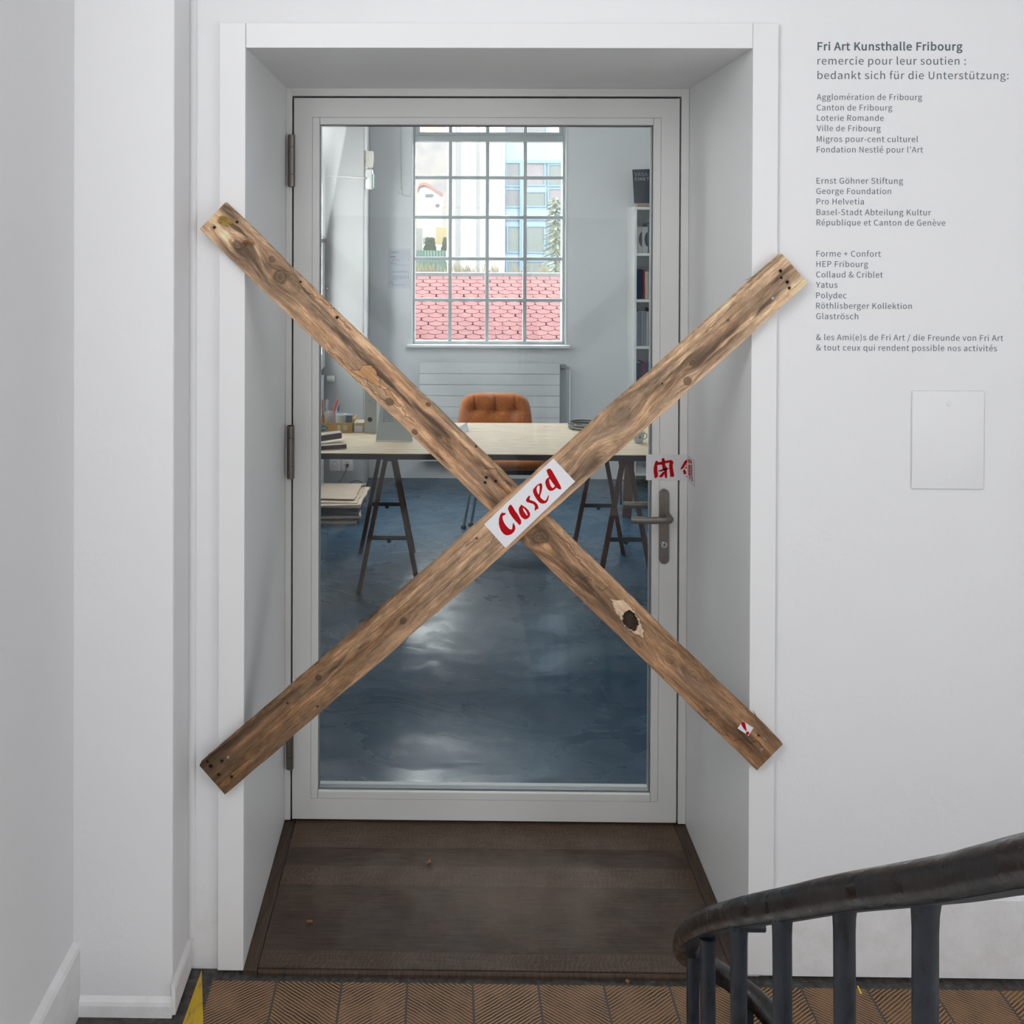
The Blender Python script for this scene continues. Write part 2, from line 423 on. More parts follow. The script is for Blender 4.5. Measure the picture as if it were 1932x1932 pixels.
B_KNOTS = ((1.4915,-0.0296,0.008),(1.2153,-0.0289,-0.015),(1.3213,0.0186,-0.02),(0.6061,-0.0101,0.006),(0.362,0.021,0.0055),(1.5284,-0.0055,0.006),(1.6588,0.0147,0.003),(0.8689,0.0233,0.003))
B_HOLES = ((1.8317,0.0185,0.0035),(1.8222,0.0056,0.003),(1.826,-0.012,0.004),(1.8202,-0.0257,0.0032),(0.0491,0.0202,0.0035),(0.0213,0.0001,0.0035),(0.0409,-0.0237,0.004),(0.0196,0.0274,0.0055),(0.0219,0.0412,0.003),(0.3145,-0.0304,0.002),(0.2647,0.0223,0.002),(1.4417,0.0064,0.002))
B_SCREWS = ((1.7957,0.0274),(1.7741,-0.017),(0.0675,0.0172))
A_SCREWS = ((0.0471,0.0116),(1.82,0.0235),(1.8331,-0.0003))
B_STAINS = ((1.7208,-0.018,0.05,0.006),(1.8126,0.0046,0.06,0.015),(1.7124,-0.0169,0.09,0.012),(1.6173,-0.0147,0.1,0.018),(1.5221,-0.0126,0.1,0.016),(1.4773,0.0112,0.08,0.02),(1.3984,0.0178,0.09,0.015),(1.1832,-0.0375,0.08,0.018),(1.1263,-0.0119,0.06,0.012),(0.7797,0.0471,0.12,0.014),(0.6729,0.0794,0.1,0.012),(0.5993,0.0518,0.16,0.012),(0.2722,0.0363,0.06,0.008),(0.132,0.0441,0.09,0.01),(0.0537,0.0412,0.05,0.014),(0.4618,0.0127,0.14,0.012))
B_CRACKS = (((1.6004,0.0301),(1.6086,0.0323),(1.6196,0.0305),(1.6325,0.0291)),((0.2102,0.047),(0.2315,0.0442),(0.2529,0.0413),(0.27,0.0382)),((0.8689,0.0233),(0.8509,0.0243),(0.8385,0.0247)),((0.8972,0.0005),(0.9051,-0.0001),(0.8897,-0.0056)))
B_LIGHT = ((0.5787,-0.0343,0.035,0.012),(0.1313,0.0209,0.06,0.006),(0.2676,0.0086,0.006,0.004),(0.3824,-0.0165,0.012,0.003))
LEAF = ((-0.6684,1.8159),(-0.6644,1.822),(-0.6552,1.8236),(-0.646,1.8186),(-0.6394,1.8134),(-0.6341,1.8081),(-0.6335,1.8015),(-0.6301,1.7937),(-0.638,1.7994),(-0.6433,1.7976),(-0.6552,1.7994),(-0.6657,1.8041),(-0.6702,1.8098))
LEAF_CURL = ((-0.6123,1.7529),(-0.6076,1.7622),(-0.6023,1.7648),(-0.5957,1.7635),(-0.5891,1.7622),(-0.5817,1.7583),(-0.5825,1.7517),(-0.5891,1.7543),(-0.5957,1.757),(-0.601,1.7569),(-0.6062,1.7503))
BLUE_WINDOWS = ((0.8033,0.9815,2.6318,2.9803),(1.0927,1.3519,2.6454,2.9575),(1.421,1.6098,2.6383,2.9349),(0.7941,1.0094,2.3236,2.5656),(1.0945,1.3689,2.3326,2.5273),(1.4226,1.6112,2.3255,2.5752),(0.8229,1.02,1.6505,2.0178),(1.0967,1.3484,1.6517,2.0187),(1.4247,1.6143,1.6292,2.0824),(0.8094,1.0215,1.298,1.5009),(1.0988,1.3812,1.2995,1.502),(0.7852,1.0441,3.364,3.6058),(1.1056,1.3725,3.3179,3.6065))
HOUSE_OUT = ((-0.7302,2.0709),(-0.7471,2.9328),(-0.7059,3.0719),(-0.5948,3.1139),(-0.4556,3.0587),(-0.149,2.8512),(-0.176,2.6288),(-0.1466,2.1841))
HOUSE_WIN = ((-0.5579,-0.3853,2.8449,2.9111),(-0.3208,-0.2371,2.6175,2.6839))

# ------------------------------------------------------------------ hall shell
H = 3.7
struct('wall_front', MB().box(-1.25, -0.64, 0.015, 0.69, -2.1, H).box(0.645, 2.5, 0.015, 0.69, -2.1, H)
       .box(-0.64, 0.645, 0.015, 0.69, 2.262, H).box(-0.64, 0.645, 0.015, 0.69, -2.1, -0.03), M['wall'])
w = MB().box(-1.25, -0.975, -5.0, -0.13, -2.1, H)
struct('wall_left', w, M['wall'])
w = MB().box(-1.0, -0.7455, -0.13, 0.015, -2.1, H, 0.005, 3)
w.cyl((-0.740, 0.0155, 0.06), (-0.740, 0.0155, H), 0.0105)
struct('wall_left_pier', w, M['wall'], smooth=40)
struct('wall_right', MB().box(2.4, 2.6, -5.0, 0.015, -2.1, H), M['wall'])
struct('wall_behind', MB().box(-1.25, 2.6, -5.2, -5.0, -2.1, H), M['wall'])
struct('ceiling', MB().box(-1.25, 2.6, -5.2, 0.69, H, H + 0.1), M['wall'])

# skirtings
t = NT('skirting_paint')
c = t.coords()
s = t.n('SeparateXYZ')
t.link(c, s.inputs[0])
sc_ = t.math('MULTIPLY', t.noise(c, 14, 5, 0.65), 1.0)
t.set(**{'Base Color': t.ramp(sc_, [(0.3, (0.72, 0.71, 0.70)), (0.62, (0.80, 0.80, 0.81))]), 'Roughness': 0.6})
t.bump(t.noise(c, 26, 5), 0.35, 0.006)
M['skirt'] = t.m


def skirt(name, p0, p1, out, z, th=0.011, h0=-0.012):
    """board along p0-p1 standing `th` proud of the wall in direction `out`, with a sloped top"""
    a, b = Vector((*p0, 0)), Vector((*p1, 0))
    n = Vector((*out, 0))
    mb = MB()
    pr = [(0, h0), (th, h0), (th, z - 0.012), (th * 0.75, z - 0.004), (0, z + 0.006)]
    v = [q + n * d + Vector((0, 0, k)) for q in (a, b) for d, k in pr]
    m = len(pr)
    f = [(j, (j + 1) % m, (j + 1) % m + m, j + m) for j in range(m)] + [tuple(range(m))[::-1], tuple(range(m, 2 * m))]
    mb.add(v, f)
    return struct(name, mb, M['skirt'])


skirt('baseboard_right', (0.676, 0.015), (2.4, 0.015), (0, -1), 0.188)
skirt('baseboard_front', (-0.745, 0.015), (-0.676, 0.015), (0, -1), 0.186, 0.002, -0.015)
skirt('baseboard_pier', (-0.975, -0.13), (-0.7455, -0.13), (0, -1), 0.018, 0.009, -0.3)
skirt('baseboard_pier_side', (-0.7455, -0.139), (-0.7455, 0.013), (1, 0), 0.054, 0.009)
skirt('baseboard_left', (-0.975, -2.4), (-0.975, -0.13), (1, 0), 0.142, 0.016, -0.3)

# casing round the opening, its lining and the door frame
mb = MB()
mb.box(-0.672, -0.609, 0.0, 0.02, -0.013, 2.291, 0.0012).box(0.614, 0.675, 0.0, 0.02, -0.008, 2.291, 0.0012)
mb.box(-0.6082, 0.6134, 0.0, 0.02, 2.2305, 2.291, 0.0012)
struct('trim_1', mb, M['trim'])
struct('trim_2', MB().box(-0.64, -0.6088, 0.012, 0.69, -0.03, 2.262).box(0.6143, 0.645, 0.0125, 0.69, -0.03, 2.262)
       .box(-0.6088, 0.614, 0.012, 0.69, 2.2308, 2.262), M['trim'])
D = 0.6037
mb = MB().box(-0.6086, -0.5905, D, 0.69, -0.004, 2.2306, 0.0012).box(0.5905, 0.6138, D, 0.69, -0.004, 2.2306, 0.0012)
mb.box(-0.5905, 0.5905, D, 0.69, 2.2065, 2.2306, 0.0012)
struct('trim_3', mb, M['door'])
struct('trim_4', MB().box(-0.5905, -0.572, 0.668, 0.69, 0, 2.2065).box(0.572, 0.5905, 0.668, 0.69, 0, 2.2065)
       .box(-0.572, 0.572, 0.668, 0.69, 2.186, 2.2065), M['dark_gap'])

# the glazed door
door = thing('door_1', (0, D, 0), kind='structure')
gx0, gx1, gz0, gz1 = -0.5063, 0.507, 0.0851, 2.1197
mb = MB()
ox0, ox1, oz1 = -0.5848, 0.5848, 2.2
b = 0.0225                                   # glazing bead
for x0, x1, z0, z1 in ((ox0, gx0 - b, 0, oz1), (gx1 + b, ox1, 0, oz1), (gx0 - b, gx1 + b, 0, gz0 - b), (gx0 - b, gx1 + b, gz1 + b, oz1)):
    mb.box(x0, x1, D, D + 0.06, z0, z1)
mb.build('door_frame', M['door'], door)
mb = MB()
for x0, x1, z0, z1 in ((gx0 - b, gx0, gz0 - b, gz1 + b), (gx1, gx1 + b, gz0 - b, gz1 + b), (gx0, gx1, gz0 - b, gz0), (gx0, gx1, gz1, gz1 + b)):
    mb.box(x0 + 0.0004, x1 - 0.0004, D + 0.0004, D + 0.0125, z0 + 0.0004, z1 - 0.0004, 0.001, 1)
    mb.box(x0 + 0.0004, x1 - 0.0004, D + 0.041, D + 0.0595, z0 + 0.0004, z1 - 0.0004, 0.001, 1)
mb.build('glazing_bead', M['door'], door)
e = 0.0015
MB().box(gx0 + e, gx1 - e, D + 0.0128, D + 0.0168, gz0 + e, gz1 - e).build('glass_pane', M['pane'], door)
MB().box(gx0 + e, gx1 - e, D + 0.0362, D + 0.0402, gz0 + e, gz1 - e).build('glass_pane', M['pane'], door)
mb = MB()
k = 0.009
for x0, x1, z0, z1 in ((gx0, gx0 + 0.004, gz0, gz1), (gx1 - 0.004, gx1, gz0, gz1), (gx0, gx1, gz0, gz0 + 0.004), (gx0, gx1, gz1 - 0.003, gz1)):
    mb.box(x0 + e, x1 - e, D + 0.0172, D + 0.0358, z0 + e, z1 - e)
mb.build('glazing_spacer', M['grey_metal'], door)

# handle set: long plate, lever, cylinder; the lever inside
hx = 0.5425
mb = MB()
pl = []
for i in range(33):
    a = math.pi * i / 32
    pl.append((hx + 0.0147 * math.cos(a), 1.003 + 0.0147 * math.sin(a)))
for i in range(33):
    a = math.pi + math.pi * i / 32
    pl.append((hx + 0.0147 * math.cos(a), 0.806 + 0.0147 * math.sin(a)))
mb.prism(pl, D - 0.009, D)
handle = mb.build('door_handle', M['steel'], door, smooth=30)
lz = 0.936
mb = MB().cyl((0.5525, D - 0.009, lz + 0.001), (0.5525, D - 0.046, lz + 0.001), 0.0105, 0.0098)
path = [(0.5525, D - 0.036, lz), (0.5515, D - 0.047, lz), (0.546, D - 0.0515, lz), (0.53, D - 0.052, lz - 0.0005), (0.48, D - 0.052, lz - 0.001), (0.4335, D - 0.052, lz + 0.0005)]
ov = [(0.0072 * math.cos(a), 0.0108 * math.sin(a)) for a in [2 * math.pi * i / 20 for i in range(20)]]
mb.sweep(path, ov)
mb.build('lever', M['steel'], handle, smooth=40)
mb = MB().cyl((0.542, D - 0.009, 0.850), (0.542, D - 0.0125, 0.850), 0.0102, 0.0098, 28).cyl((0.542, D - 0.0125, 0.852), (0.542, D - 0.0145, 0.852), 0.0068, 0.0064, 24)
cy = mb.build('lock_cylinder', M['chrome'], handle, smooth=40)
MB().cyl((0.5423, D - 0.0143, 0.8528), (0.5423, D - 0.0149, 0.8528), 0.0021, seg=12).box(0.5413, 0.5433, D - 0.0149, D - 0.0143, 0.8462, 0.8525).build('keyhole', M['dark_gap'], cy)
for z in (1.0115, 0.806):
    sc = MB().cyl((0.5425, D - 0.009, z), (0.5425, D - 0.0098, z), 0.0036, 0.0032, 16).build('screw', M['steel'], handle, smooth=40)
mb = MB().cyl((0.552, D + 0.06, lz + 0.001), (0.552, D + 0.112, lz + 0.001), 0.0105, 0.0098)
path = [(0.552, D + 0.10, lz), (0.551, D + 0.111, lz), (0.545, D + 0.1165, lz), (0.53, D + 0.117, lz), (0.48, D + 0.117, lz - 0.001), (0.4415, D + 0.117, lz)]
mb.sweep(path, ov)
mb.prism([(p[0], p[1]) for p in pl], D + 0.06, D + 0.068)
mb.build('inner_lever', M['steel'], door, smooth=40)

for z0, z1 in ((1.930, 2.086), (1.044, 1.204), (0.160, 0.318)):
    hx0, hy = -0.5905, D - 0.011
    mb = MB()
    a1, a2 = z0 + (z1 - z0) * 0.235, z0 + (z1 - z0) * 0.775
    mb.cyl((hx0, hy, z0), (hx0, hy, a1 - 0.0007), 0.0112, seg=24).cyl((hx0, hy, a2 + 0.0007), (hx0, hy, z1), 0.0112, seg=24)
    h = mb.build('hinge', M['bronze'], door, smooth=40)
    MB().cyl((hx0, hy, a1 + 0.0007), (hx0, hy, a2 - 0.0007), 0.0112, seg=24).build('knuckle', M['bronze'], h, smooth=40)
    MB().cyl((hx0, hy, z0 - 0.001), (hx0, hy, z1 + 0.001), 0.0085, seg=16).build('pin', M['dark_gap'], h, smooth=40)
    MB().box(-0.6075, -0.5915, D - 0.0012, D + 0.0005, z0 + 0.012, z1 - 0.010).build('leaf_plate', M['door'], h)

# oak threshold: boards across, a darker strip at each side
t = NT('oak_threshold')
c = t.coords()
s = t.n('SeparateXYZ')
t.link(c, s.inputs[0])
yb = t.math('MULTIPLY', s.outputs['Y'], 12.0)
bi = t.math('FLOOR', t.math('ADD', yb, t.math('MULTIPLY', t.noise(t.coords((1, 1, 1)), 1.5, 2), 0.25)))
wn = t.n('TexWhiteNoise', noise_dimensions='1D')
t.link(bi, wn.inputs['W'])
grain = t.noise(t.coords((2.2, 60, 1)), 4.0, 6, 0.6)
fib = t.noise(t.coords((5, 240, 1)), 6.0, 4, 0.6)
wv = t.n('TexWave', wave_type='BANDS', bands_direction='X')
cm = t.n('Mapping')
t.link(c, cm.inputs[0])
cm.inputs['Rotation'].default_value = (0, 0, 0.25)
t.link(cm.outputs[0], wv.inputs['Vector'])
for k_, v_ in (('Scale', 26.0), ('Distortion', 14.0), ('Detail', 3.0), ('Detail Scale', 0.9)):
    wv.inputs[k_].default_value = v_
rays = t.math('MULTIPLY', t.math('GREATER_THAN', wn.outputs['Value'], 0.25), t.math('MULTIPLY', t.math('POWER', wv.outputs['Fac'], 5.0), t.noise(c, 5.0, 3)))
tone = t.math('ADD', t.math('MULTIPLY', grain, 0.7), t.math('MULTIPLY', wn.outputs['Value'], 0.26))
base = t.ramp(tone, [(0.30, (0.030, 0.017, 0.010)), (0.55, (0.082, 0.048, 0.029)), (0.85, (0.150, 0.096, 0.058))])
col = t.mix(t.math('MULTIPLY', rays, 0.5), base, (0.20, 0.145, 0.10))
wl = t.n('VectorMath', operation='DISTANCE')
wc = t.n('Mapping')
t.link(c, wc.inputs[0])
wc.inputs['Scale'].default_value = (1.0, 1.5, 0.0)
t.link(wc.outputs[0], wl.inputs[0])
wl.inputs[1].default_value = (0.02, -0.04, 0)
foot = t.ramp(wl.outputs['Value'], [(0.05, 0.30), (0.42, 0.0)])      # trodden pale in the middle
wear = t.ramp(t.math('ADD', t.noise(c, 5.5, 7, 0.68), foot), [(0.50, 0.0), (0.92, 1.0)])
col = t.mix(t.math('MULTIPLY', wear, 0.55), col, (0.18, 0.130, 0.092))
col = t.mix(t.math('MULTIPLY', t.math('LESS_THAN', fib, 0.40), 0.45), col, (0.012, 0.009, 0.007))
t.set(**{'Base Color': col, 'Roughness': t.ramp(t.noise(c, 9, 4), [(0.3, 0.50), (0.7, 0.72)])})
t.bump(t.math('ADD', grain, t.math('MULTIPLY', fib, 0.5)), 0.25, 0.002)
M['oak'] = t.m
M['oak_dark'] = pm('oak_border_strip', (0.050, 0.028, 0.016), 0.6, 0, 0.5, 5.0, 0.3, 120, (30, 2, 1))
TZ = -0.008
mb = MB().box(-0.574, 0.578, 0.006, 0.64, -0.03, TZ)
struct('threshold', mb, M['oak'])
struct('threshold_edge', MB().box(-0.6086, -0.5755, -0.004, 0.64, -0.03, TZ + 0.0005, 0.002).box(0.5795, 0.6138, -0.004, 0.64, -0.03, TZ + 0.0005, 0.002)
       .box(-0.574, 0.578, -0.0065, 0.0052, -0.03, TZ - 0.001, 0.004), M['oak_dark'])

# landing: ribbed tiles in rows, a cement joint against the wall
TS = 0.157
t = NT('ribbed_clay_tiles')
g = t.n('NewGeometry')
s = t.n('SeparateXYZ')
t.link(g.outputs['Position'], s.inputs[0])
X = t.math('DIVIDE', t.math('ADD', s.outputs['X'], 0.68), TS)
Y = t.math('DIVIDE', t.math('ADD', s.outputs['Y'], 0.018), TS)
ix, iy = t.math('FLOOR', X), t.math('FLOOR', Y)
fx, fy = t.math('SUBTRACT', X, ix), t.math('SUBTRACT', Y, iy)
par = t.math('FLOORED_MODULO', t.math('ADD', ix, iy), 2.0)
sgn = t.math('SUBTRACT', t.math('MULTIPLY', par, 2.0), 1.0)          # alternating rib direction
wob = t.math('MULTIPLY', t.math('SUBTRACT', t.noise(t.coords(), 22, 3), 0.5), 0.06)
q = t.math('SUBTRACT', t.math('MULTIPLY', t.math('MULTIPLY', fx, 0.72), sgn), t.math('ADD', fy, wob))
rib = t.math('SINE', t.math('MULTIPLY', q, 2 * math.pi * 16.5))
rib = t.math('MULTIPLY_ADD', rib, 0.5, 0.5)
ex = t.math('MINIMUM', t.math('MINIMUM', fx, t.math('SUBTRACT', 1.0, fx)), t.math('MINIMUM', fy, t.math('SUBTRACT', 1.0, fy)))
grout = t.math('LESS_THAN', ex, 0.017)
worn = t.ramp(t.noise(g.outputs['Position'], 13, 4, 0.6), [(0.42, 0.0), (0.62, 1.0)])
wnt = t.n('TexWhiteNoise', noise_dimensions='2D')
cmb = t.n('CombineXYZ')
t.link(ix, cmb.inputs[0])
t.link(iy, cmb.inputs[1])
t.link(cmb.outputs[0], wnt.inputs['Vector'])
clay = t.mix(wnt.outputs['Value'], (0.33, 0.175, 0.072), (0.42, 0.23, 0.105))
clay = t.mix(t.noise(g.outputs['Position'], 70, 4), clay, (0.29, 0.165, 0.085))
top = t.ramp(rib, [(0.30, 0.0), (0.62, 1.0)])
lvl = t.math('MAXIMUM', top, t.math('MULTIPLY', worn, 0.38))
col = t.mix(lvl, (0.022, 0.018, 0.015), clay)
col = t.mix(grout, col, (0.065, 0.056, 0.050))
edge = t.math('MAXIMUM', t.math('GREATER_THAN', s.outputs['Y'], t.math('SUBTRACT', -0.020, t.math('MULTIPLY', t.noise(g.outputs['Position'], 45, 3), 0.006))),
              t.math('LESS_THAN', s.outputs['X'], t.math('ADD', -0.692, t.math('MULTIPLY', t.noise(g.outputs['Position'], 35, 3), 0.02))))
cem = t.ramp(t.noise(g.outputs['Position'], 60, 5, 0.65), [(0.35, (0.022, 0.020, 0.018)), (0.6, (0.065, 0.062, 0.056)), (0.75, (0.14, 0.14, 0.13))])
col = t.mix(edge, col, cem)
t.set(**{'Base Color': col, 'Roughness': 0.62})
h = t.math('MULTIPLY', t.math('MULTIPLY', lvl, t.math('SUBTRACT', 1.0, grout)), t.math('SUBTRACT', 1.0, edge))
t.bump(t.math('ADD', h, t.math('MULTIPLY', t.noise(g.outputs['Position'], 180, 3), 0.3)), 0.7, 0.004)
M['tiles'] = t.m
struct('floor', MB().box(-0.975, 2.4, -0.235, 0.02, -0.07, -0.02), M['tiles'])
M['bounce_floor'] = pm('pale_bounce_floor', (0.58, 0.56, 0.53), 0.5, 0, 0.15, 60)
struct('floor_hall', MB().box(-0.975, 0.25, -5.0, -0.2355, -0.07, -0.0205), M['bounce_floor'])  # out of view; pale colour chosen to bounce light up into the doorway
M['concrete'] = pm('stair_concrete', (0.42, 0.41, 0.39), 0.8, 0, 0.2, 6, 0.3, 60)
struct('floor_lower', MB().box(-1.25, 2.6, -5.0, 0.02, -2.2, -2.1), M['concrete'])
mb = MB()
for i in range(16):
    y1 = -0.30 - 0.16 * i
    mb.box(0.29, 2.4, y1 - 0.165, y1, -2.1, -0.63 + 0.118 * min(i, 8), 0.004)
struct('floor_stairs', mb, M['concrete'])

# ------------------------------------------------------------------ office shell
OY = 4.93
bw = MB().box(-1.25, -0.3625, OY, OY + 0.30, 0, 3.4).box(0.7835, 2.6, OY, OY + 0.30, 0, 3.4)
bw.box(-0.3625, 0.7835, OY, OY + 0.30, 0, 1.006).box(-0.3625, 0.7835, OY, OY + 0.30, 3.06, 3.4)
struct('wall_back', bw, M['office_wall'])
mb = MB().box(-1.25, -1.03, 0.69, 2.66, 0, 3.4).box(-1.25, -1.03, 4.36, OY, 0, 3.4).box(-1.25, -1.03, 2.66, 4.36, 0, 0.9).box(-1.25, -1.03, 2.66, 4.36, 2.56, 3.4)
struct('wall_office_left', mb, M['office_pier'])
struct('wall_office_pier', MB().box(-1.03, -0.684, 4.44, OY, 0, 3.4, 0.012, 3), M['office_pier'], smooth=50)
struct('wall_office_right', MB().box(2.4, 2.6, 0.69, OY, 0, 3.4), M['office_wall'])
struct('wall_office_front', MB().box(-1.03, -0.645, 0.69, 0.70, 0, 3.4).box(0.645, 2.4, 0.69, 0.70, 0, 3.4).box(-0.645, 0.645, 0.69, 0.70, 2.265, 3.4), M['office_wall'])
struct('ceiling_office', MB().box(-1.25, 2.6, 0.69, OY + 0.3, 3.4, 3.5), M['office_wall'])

t = NT('blue_grey_poured_floor')
c = t.coords()
n1 = t.noise(c, 0.9, 5, 0.6, 1.4)
# brushed swirls: noise pulled along gently bending arcs
wp = t.n('TexNoise')
t.link(c, wp.inputs['Vector'])
wp.inputs['Scale'].default_value = 1.1
wp.inputs['Detail'].default_value = 2.0
va = t.n('VectorMath', operation='SCALE')
t.link(wp.outputs['Color'], va.inputs[0])
va.inputs['Scale'].default_value = 0.9
vb = t.n('VectorMath', operation='ADD')
t.link(c, vb.inputs[0])
t.link(va.outputs[0], vb.inputs[1])
mp = t.n('Mapping')
t.link(vb.outputs[0], mp.inputs[0])
mp.inputs['Scale'].default_value = (1.3, 2.6, 1)
n2 = t.noise(mp.outputs[0], 1.9, 10, 0.66, 0.5)
n3 = t.noise(c, 160, 3, 0.6)
t.set(**{'Base Color': t.ramp(t.math('ADD', t.math('MULTIPLY', n1, 0.6), t.math('MULTIPLY', n2, 0.4)),
                              [(0.30, (0.018, 0.052, 0.098)), (0.52, (0.034, 0.083, 0.135)), (0.72, (0.10, 0.155, 0.20))]),
         'Roughness': t.ramp(n2, [(0.40, 0.38), (0.62, 0.20)]),
         'Specular IOR Level': t.ramp(n2, [(0.40, 0.35), (0.62, 0.75)])})
t.bump(t.math('ADD', t.math('MULTIPLY', n3, 0.5), t.math('MULTIPLY', n2, 0.5)), 0.14, 0.004)
M['office_floor'] = t.m
struct('floor_office', MB().box(-1.25, 2.6, 0.64, OY + 0.3, -0.06, -0.001), M['office_floor'])

# window in the back wall
win = thing('window_1', (0.21, OY, 1.006), kind='structure')
wy0, wy1 = OY + 0.028, OY + 0.075
mb = MB()
mb.box(-0.3625, -0.3425, wy0 - 0.006, wy1 + 0.02, 1.006, 3.06, 0.003).box(0.7625, 0.7835, wy0 - 0.006, wy1 + 0.02, 1.006, 3.06, 0.003)
mb.box(-0.3425, 0.7625, wy0 - 0.006, wy1 + 0.02, 1.006, 1.030, 0.003)
mb.box(-0.3425, 0.7625, wy0 - 0.012, wy1 + 0.02, 2.530, 2.574, 0.004)
mb.build('window_frame', M['window_frame'], win, smooth=40)
mb = MB()
for x in (-0.080, 0.199, 0.483):
    mb.box(x - 0.014, x + 0.014, wy0 + 0.008, wy1, 1.03, 3.06, 0.004)
for z in (1.338, 1.649, 1.961, 2.260):
    mb.box(-0.3425, 0.7625, wy0 + 0.007, wy1 - 0.001, z - 0.0125, z + 0.0125, 0.004)
for x0, x1, z0, z1 in ((-0.3425, -0.31, 2.574, 3.06), (0.735, 0.7625, 2.574, 3.06), (-0.31, 0.735, 2.574, 2.60)):
    mb.box(x0, x1, wy0, wy1, z0, z1, 0.003)
mb.build('glazing_bar', M['window_frame'], win, smooth=40)
MB().box(-0.3425, 0.7625, wy0 + 0.024, wy0 + 0.028, 1.03, 3.06).build('window_pane', M['win_pane'], win)
MB().box(-0.405, 0.815, OY - 0.045, OY + 0.03, 0.984, 1.005, 0.004).build('window_sill', M['white_metal'], win)
mb = MB().box(-0.3745, -0.3605, OY - 0.004, OY + 0.03, 1.006, 3.06, 0.002).box(0.782, 0.796, OY - 0.004, OY + 0.03, 1.006, 3.06, 0.002)
mb.build('window_reveal', M['white_metal'], win)

struct('sky_blocker', MB().box(-3.4, -3.2, -1.0, 8.0, -3, 7.0), M['concrete'])  # unseen slab added to cut the skylight reaching the left window

# window in the left wall: arched white sash with a knob
win = thing('window_2', (-1.1, 3.5, 0.9), kind='structure')
arch = [(2.66, 0.9), (4.43, 0.9), (4.43, 2.20)] + [(3.545 + 0.885 * math.cos(a), 2.20 + 0.36 * math.sin(a)) for a in [math.pi * i / 24 for i in range(1, 24)]] + [(2.66, 2.20)]
ins = [(2.78, 1.0), (4.27, 1.0), (4.27, 2.10)] + [(3.525 + 0.745 * math.cos(a), 2.10 + 0.33 * math.sin(a)) for a in [math.pi * i / 24 for i in range(1, 24)]] + [(2.78, 2.10)]
M['sash'] = pm('white_sash_paint', (0.80, 0.82, 0.81), 0.4)
MB().prism(arch, -1.03, -0.958, 'YZ', ins).build('sash', M['sash'], win)
MB().box(-0.985, -0.9555, 4.10, 4.432, 1.765, 1.79).box(-1.02, -0.985, 2.78, 4.27, 1.765, 1.79).build('glazing_bar', M['grey_metal'], win)
MB().box(-1.01, -1.006, 2.70, 4.35, 0.95, 2.5).build('window_pane', M['win_pane'], win)
MB().lathe((-0.942, 4.40, 1.430), [(0.0, 0), (0.009, 0.003), (0.0135, 0.0135), (0.009, 0.024), (0.0, 0.027)], 16).cyl((-0.958, 4.40, 1.4435), (-0.94, 4.40, 1.4435), 0.005).build('knob', M['chrome'], win, smooth=50)

# ------------------------------------------------------------------ weathered planks (grain, knots and rot painted on a dense mesh)
def _hash(ix, iy, seed):
    n = (ix.astype(np.int64) * 374761393 + iy.astype(np.int64) * 668265263 + seed * 974634777) & 0x7fffffff
    n = ((n ^ (n >> 13)) * 1274126177) & 0x7fffffff
    n = n ^ (n >> 16)
    return (n & 0xffff) / 65535.0


def vnoise(x, y, seed=0):
    ix, iy = np.floor(x), np.floor(y)
    fx, fy = x - ix, y - iy
    fx, fy = fx * fx * (3 - 2 * fx), fy * fy * (3 - 2 * fy)
    a, b_ = _hash(ix, iy, seed), _hash(ix + 1, iy, seed)
    c_, d_ = _hash(ix, iy + 1, seed), _hash(ix + 1, iy + 1, seed)
    return (a * (1 - fx) + b_ * fx) * (1 - fy) + (c_ * (1 - fx) + d_ * fx) * fy


def fbm(x, y, octv=4, seed=0, gain=0.55):
    s, a, n = 0.0, 1.0, 0.0
    for i in range(octv):
        s = s + a * vnoise(x * 2 ** i + 17.3 * i, y * 2 ** i + 5.1 * i, seed + i * 7)
        n += a
        a *= gain
    return s / n


def in_poly(poly, U, V):
    ins = np.zeros(U.shape, bool)
    m = len(poly)
    for i in range(m):
        (x0, y0), (x1, y1) = poly[i], poly[(i + 1) % m]
        c_ = ((y0 > V) != (y1 > V)) & (U < (x1 - x0) * (V - y0) / (y1 - y0 + 1e-12) + x0)
        ins ^= c_
    return ins


def line_dist(pts, U, V, closed=False):
    d = np.full(U.shape, 9.0)
    P = list(pts) + ([pts[0]] if closed else [])
    for (x0, y0), (x1, y1) in zip(P[:-1], P[1:]):
        dx, dy = x1 - x0, y1 - y0
        k = np.clip(((U - x0) * dx + (V - y0) * dy) / (dx * dx + dy * dy + 1e-12), 0, 1)
        d = np.minimum(d, np.hypot(U - x0 - k * dx, V - y0 - k * dy))
    return d


t = NT('weathered_board')
at = t.n('Attribute', attribute_name='wood')
fine = t.noise(t.coords(), 420, 3, 0.6)
col = t.mix(t.math('MULTIPLY', t.math('SUBTRACT', fine, 0.35), 0.35), at.outputs['Color'], (0.05, 0.03, 0.018))
t.set(**{'Base Color': col, 'Roughness': 0.78, 'Specular IOR Level': 0.3})
t.bump(fine, 0.15, 0.001)
M['board'] = t.m


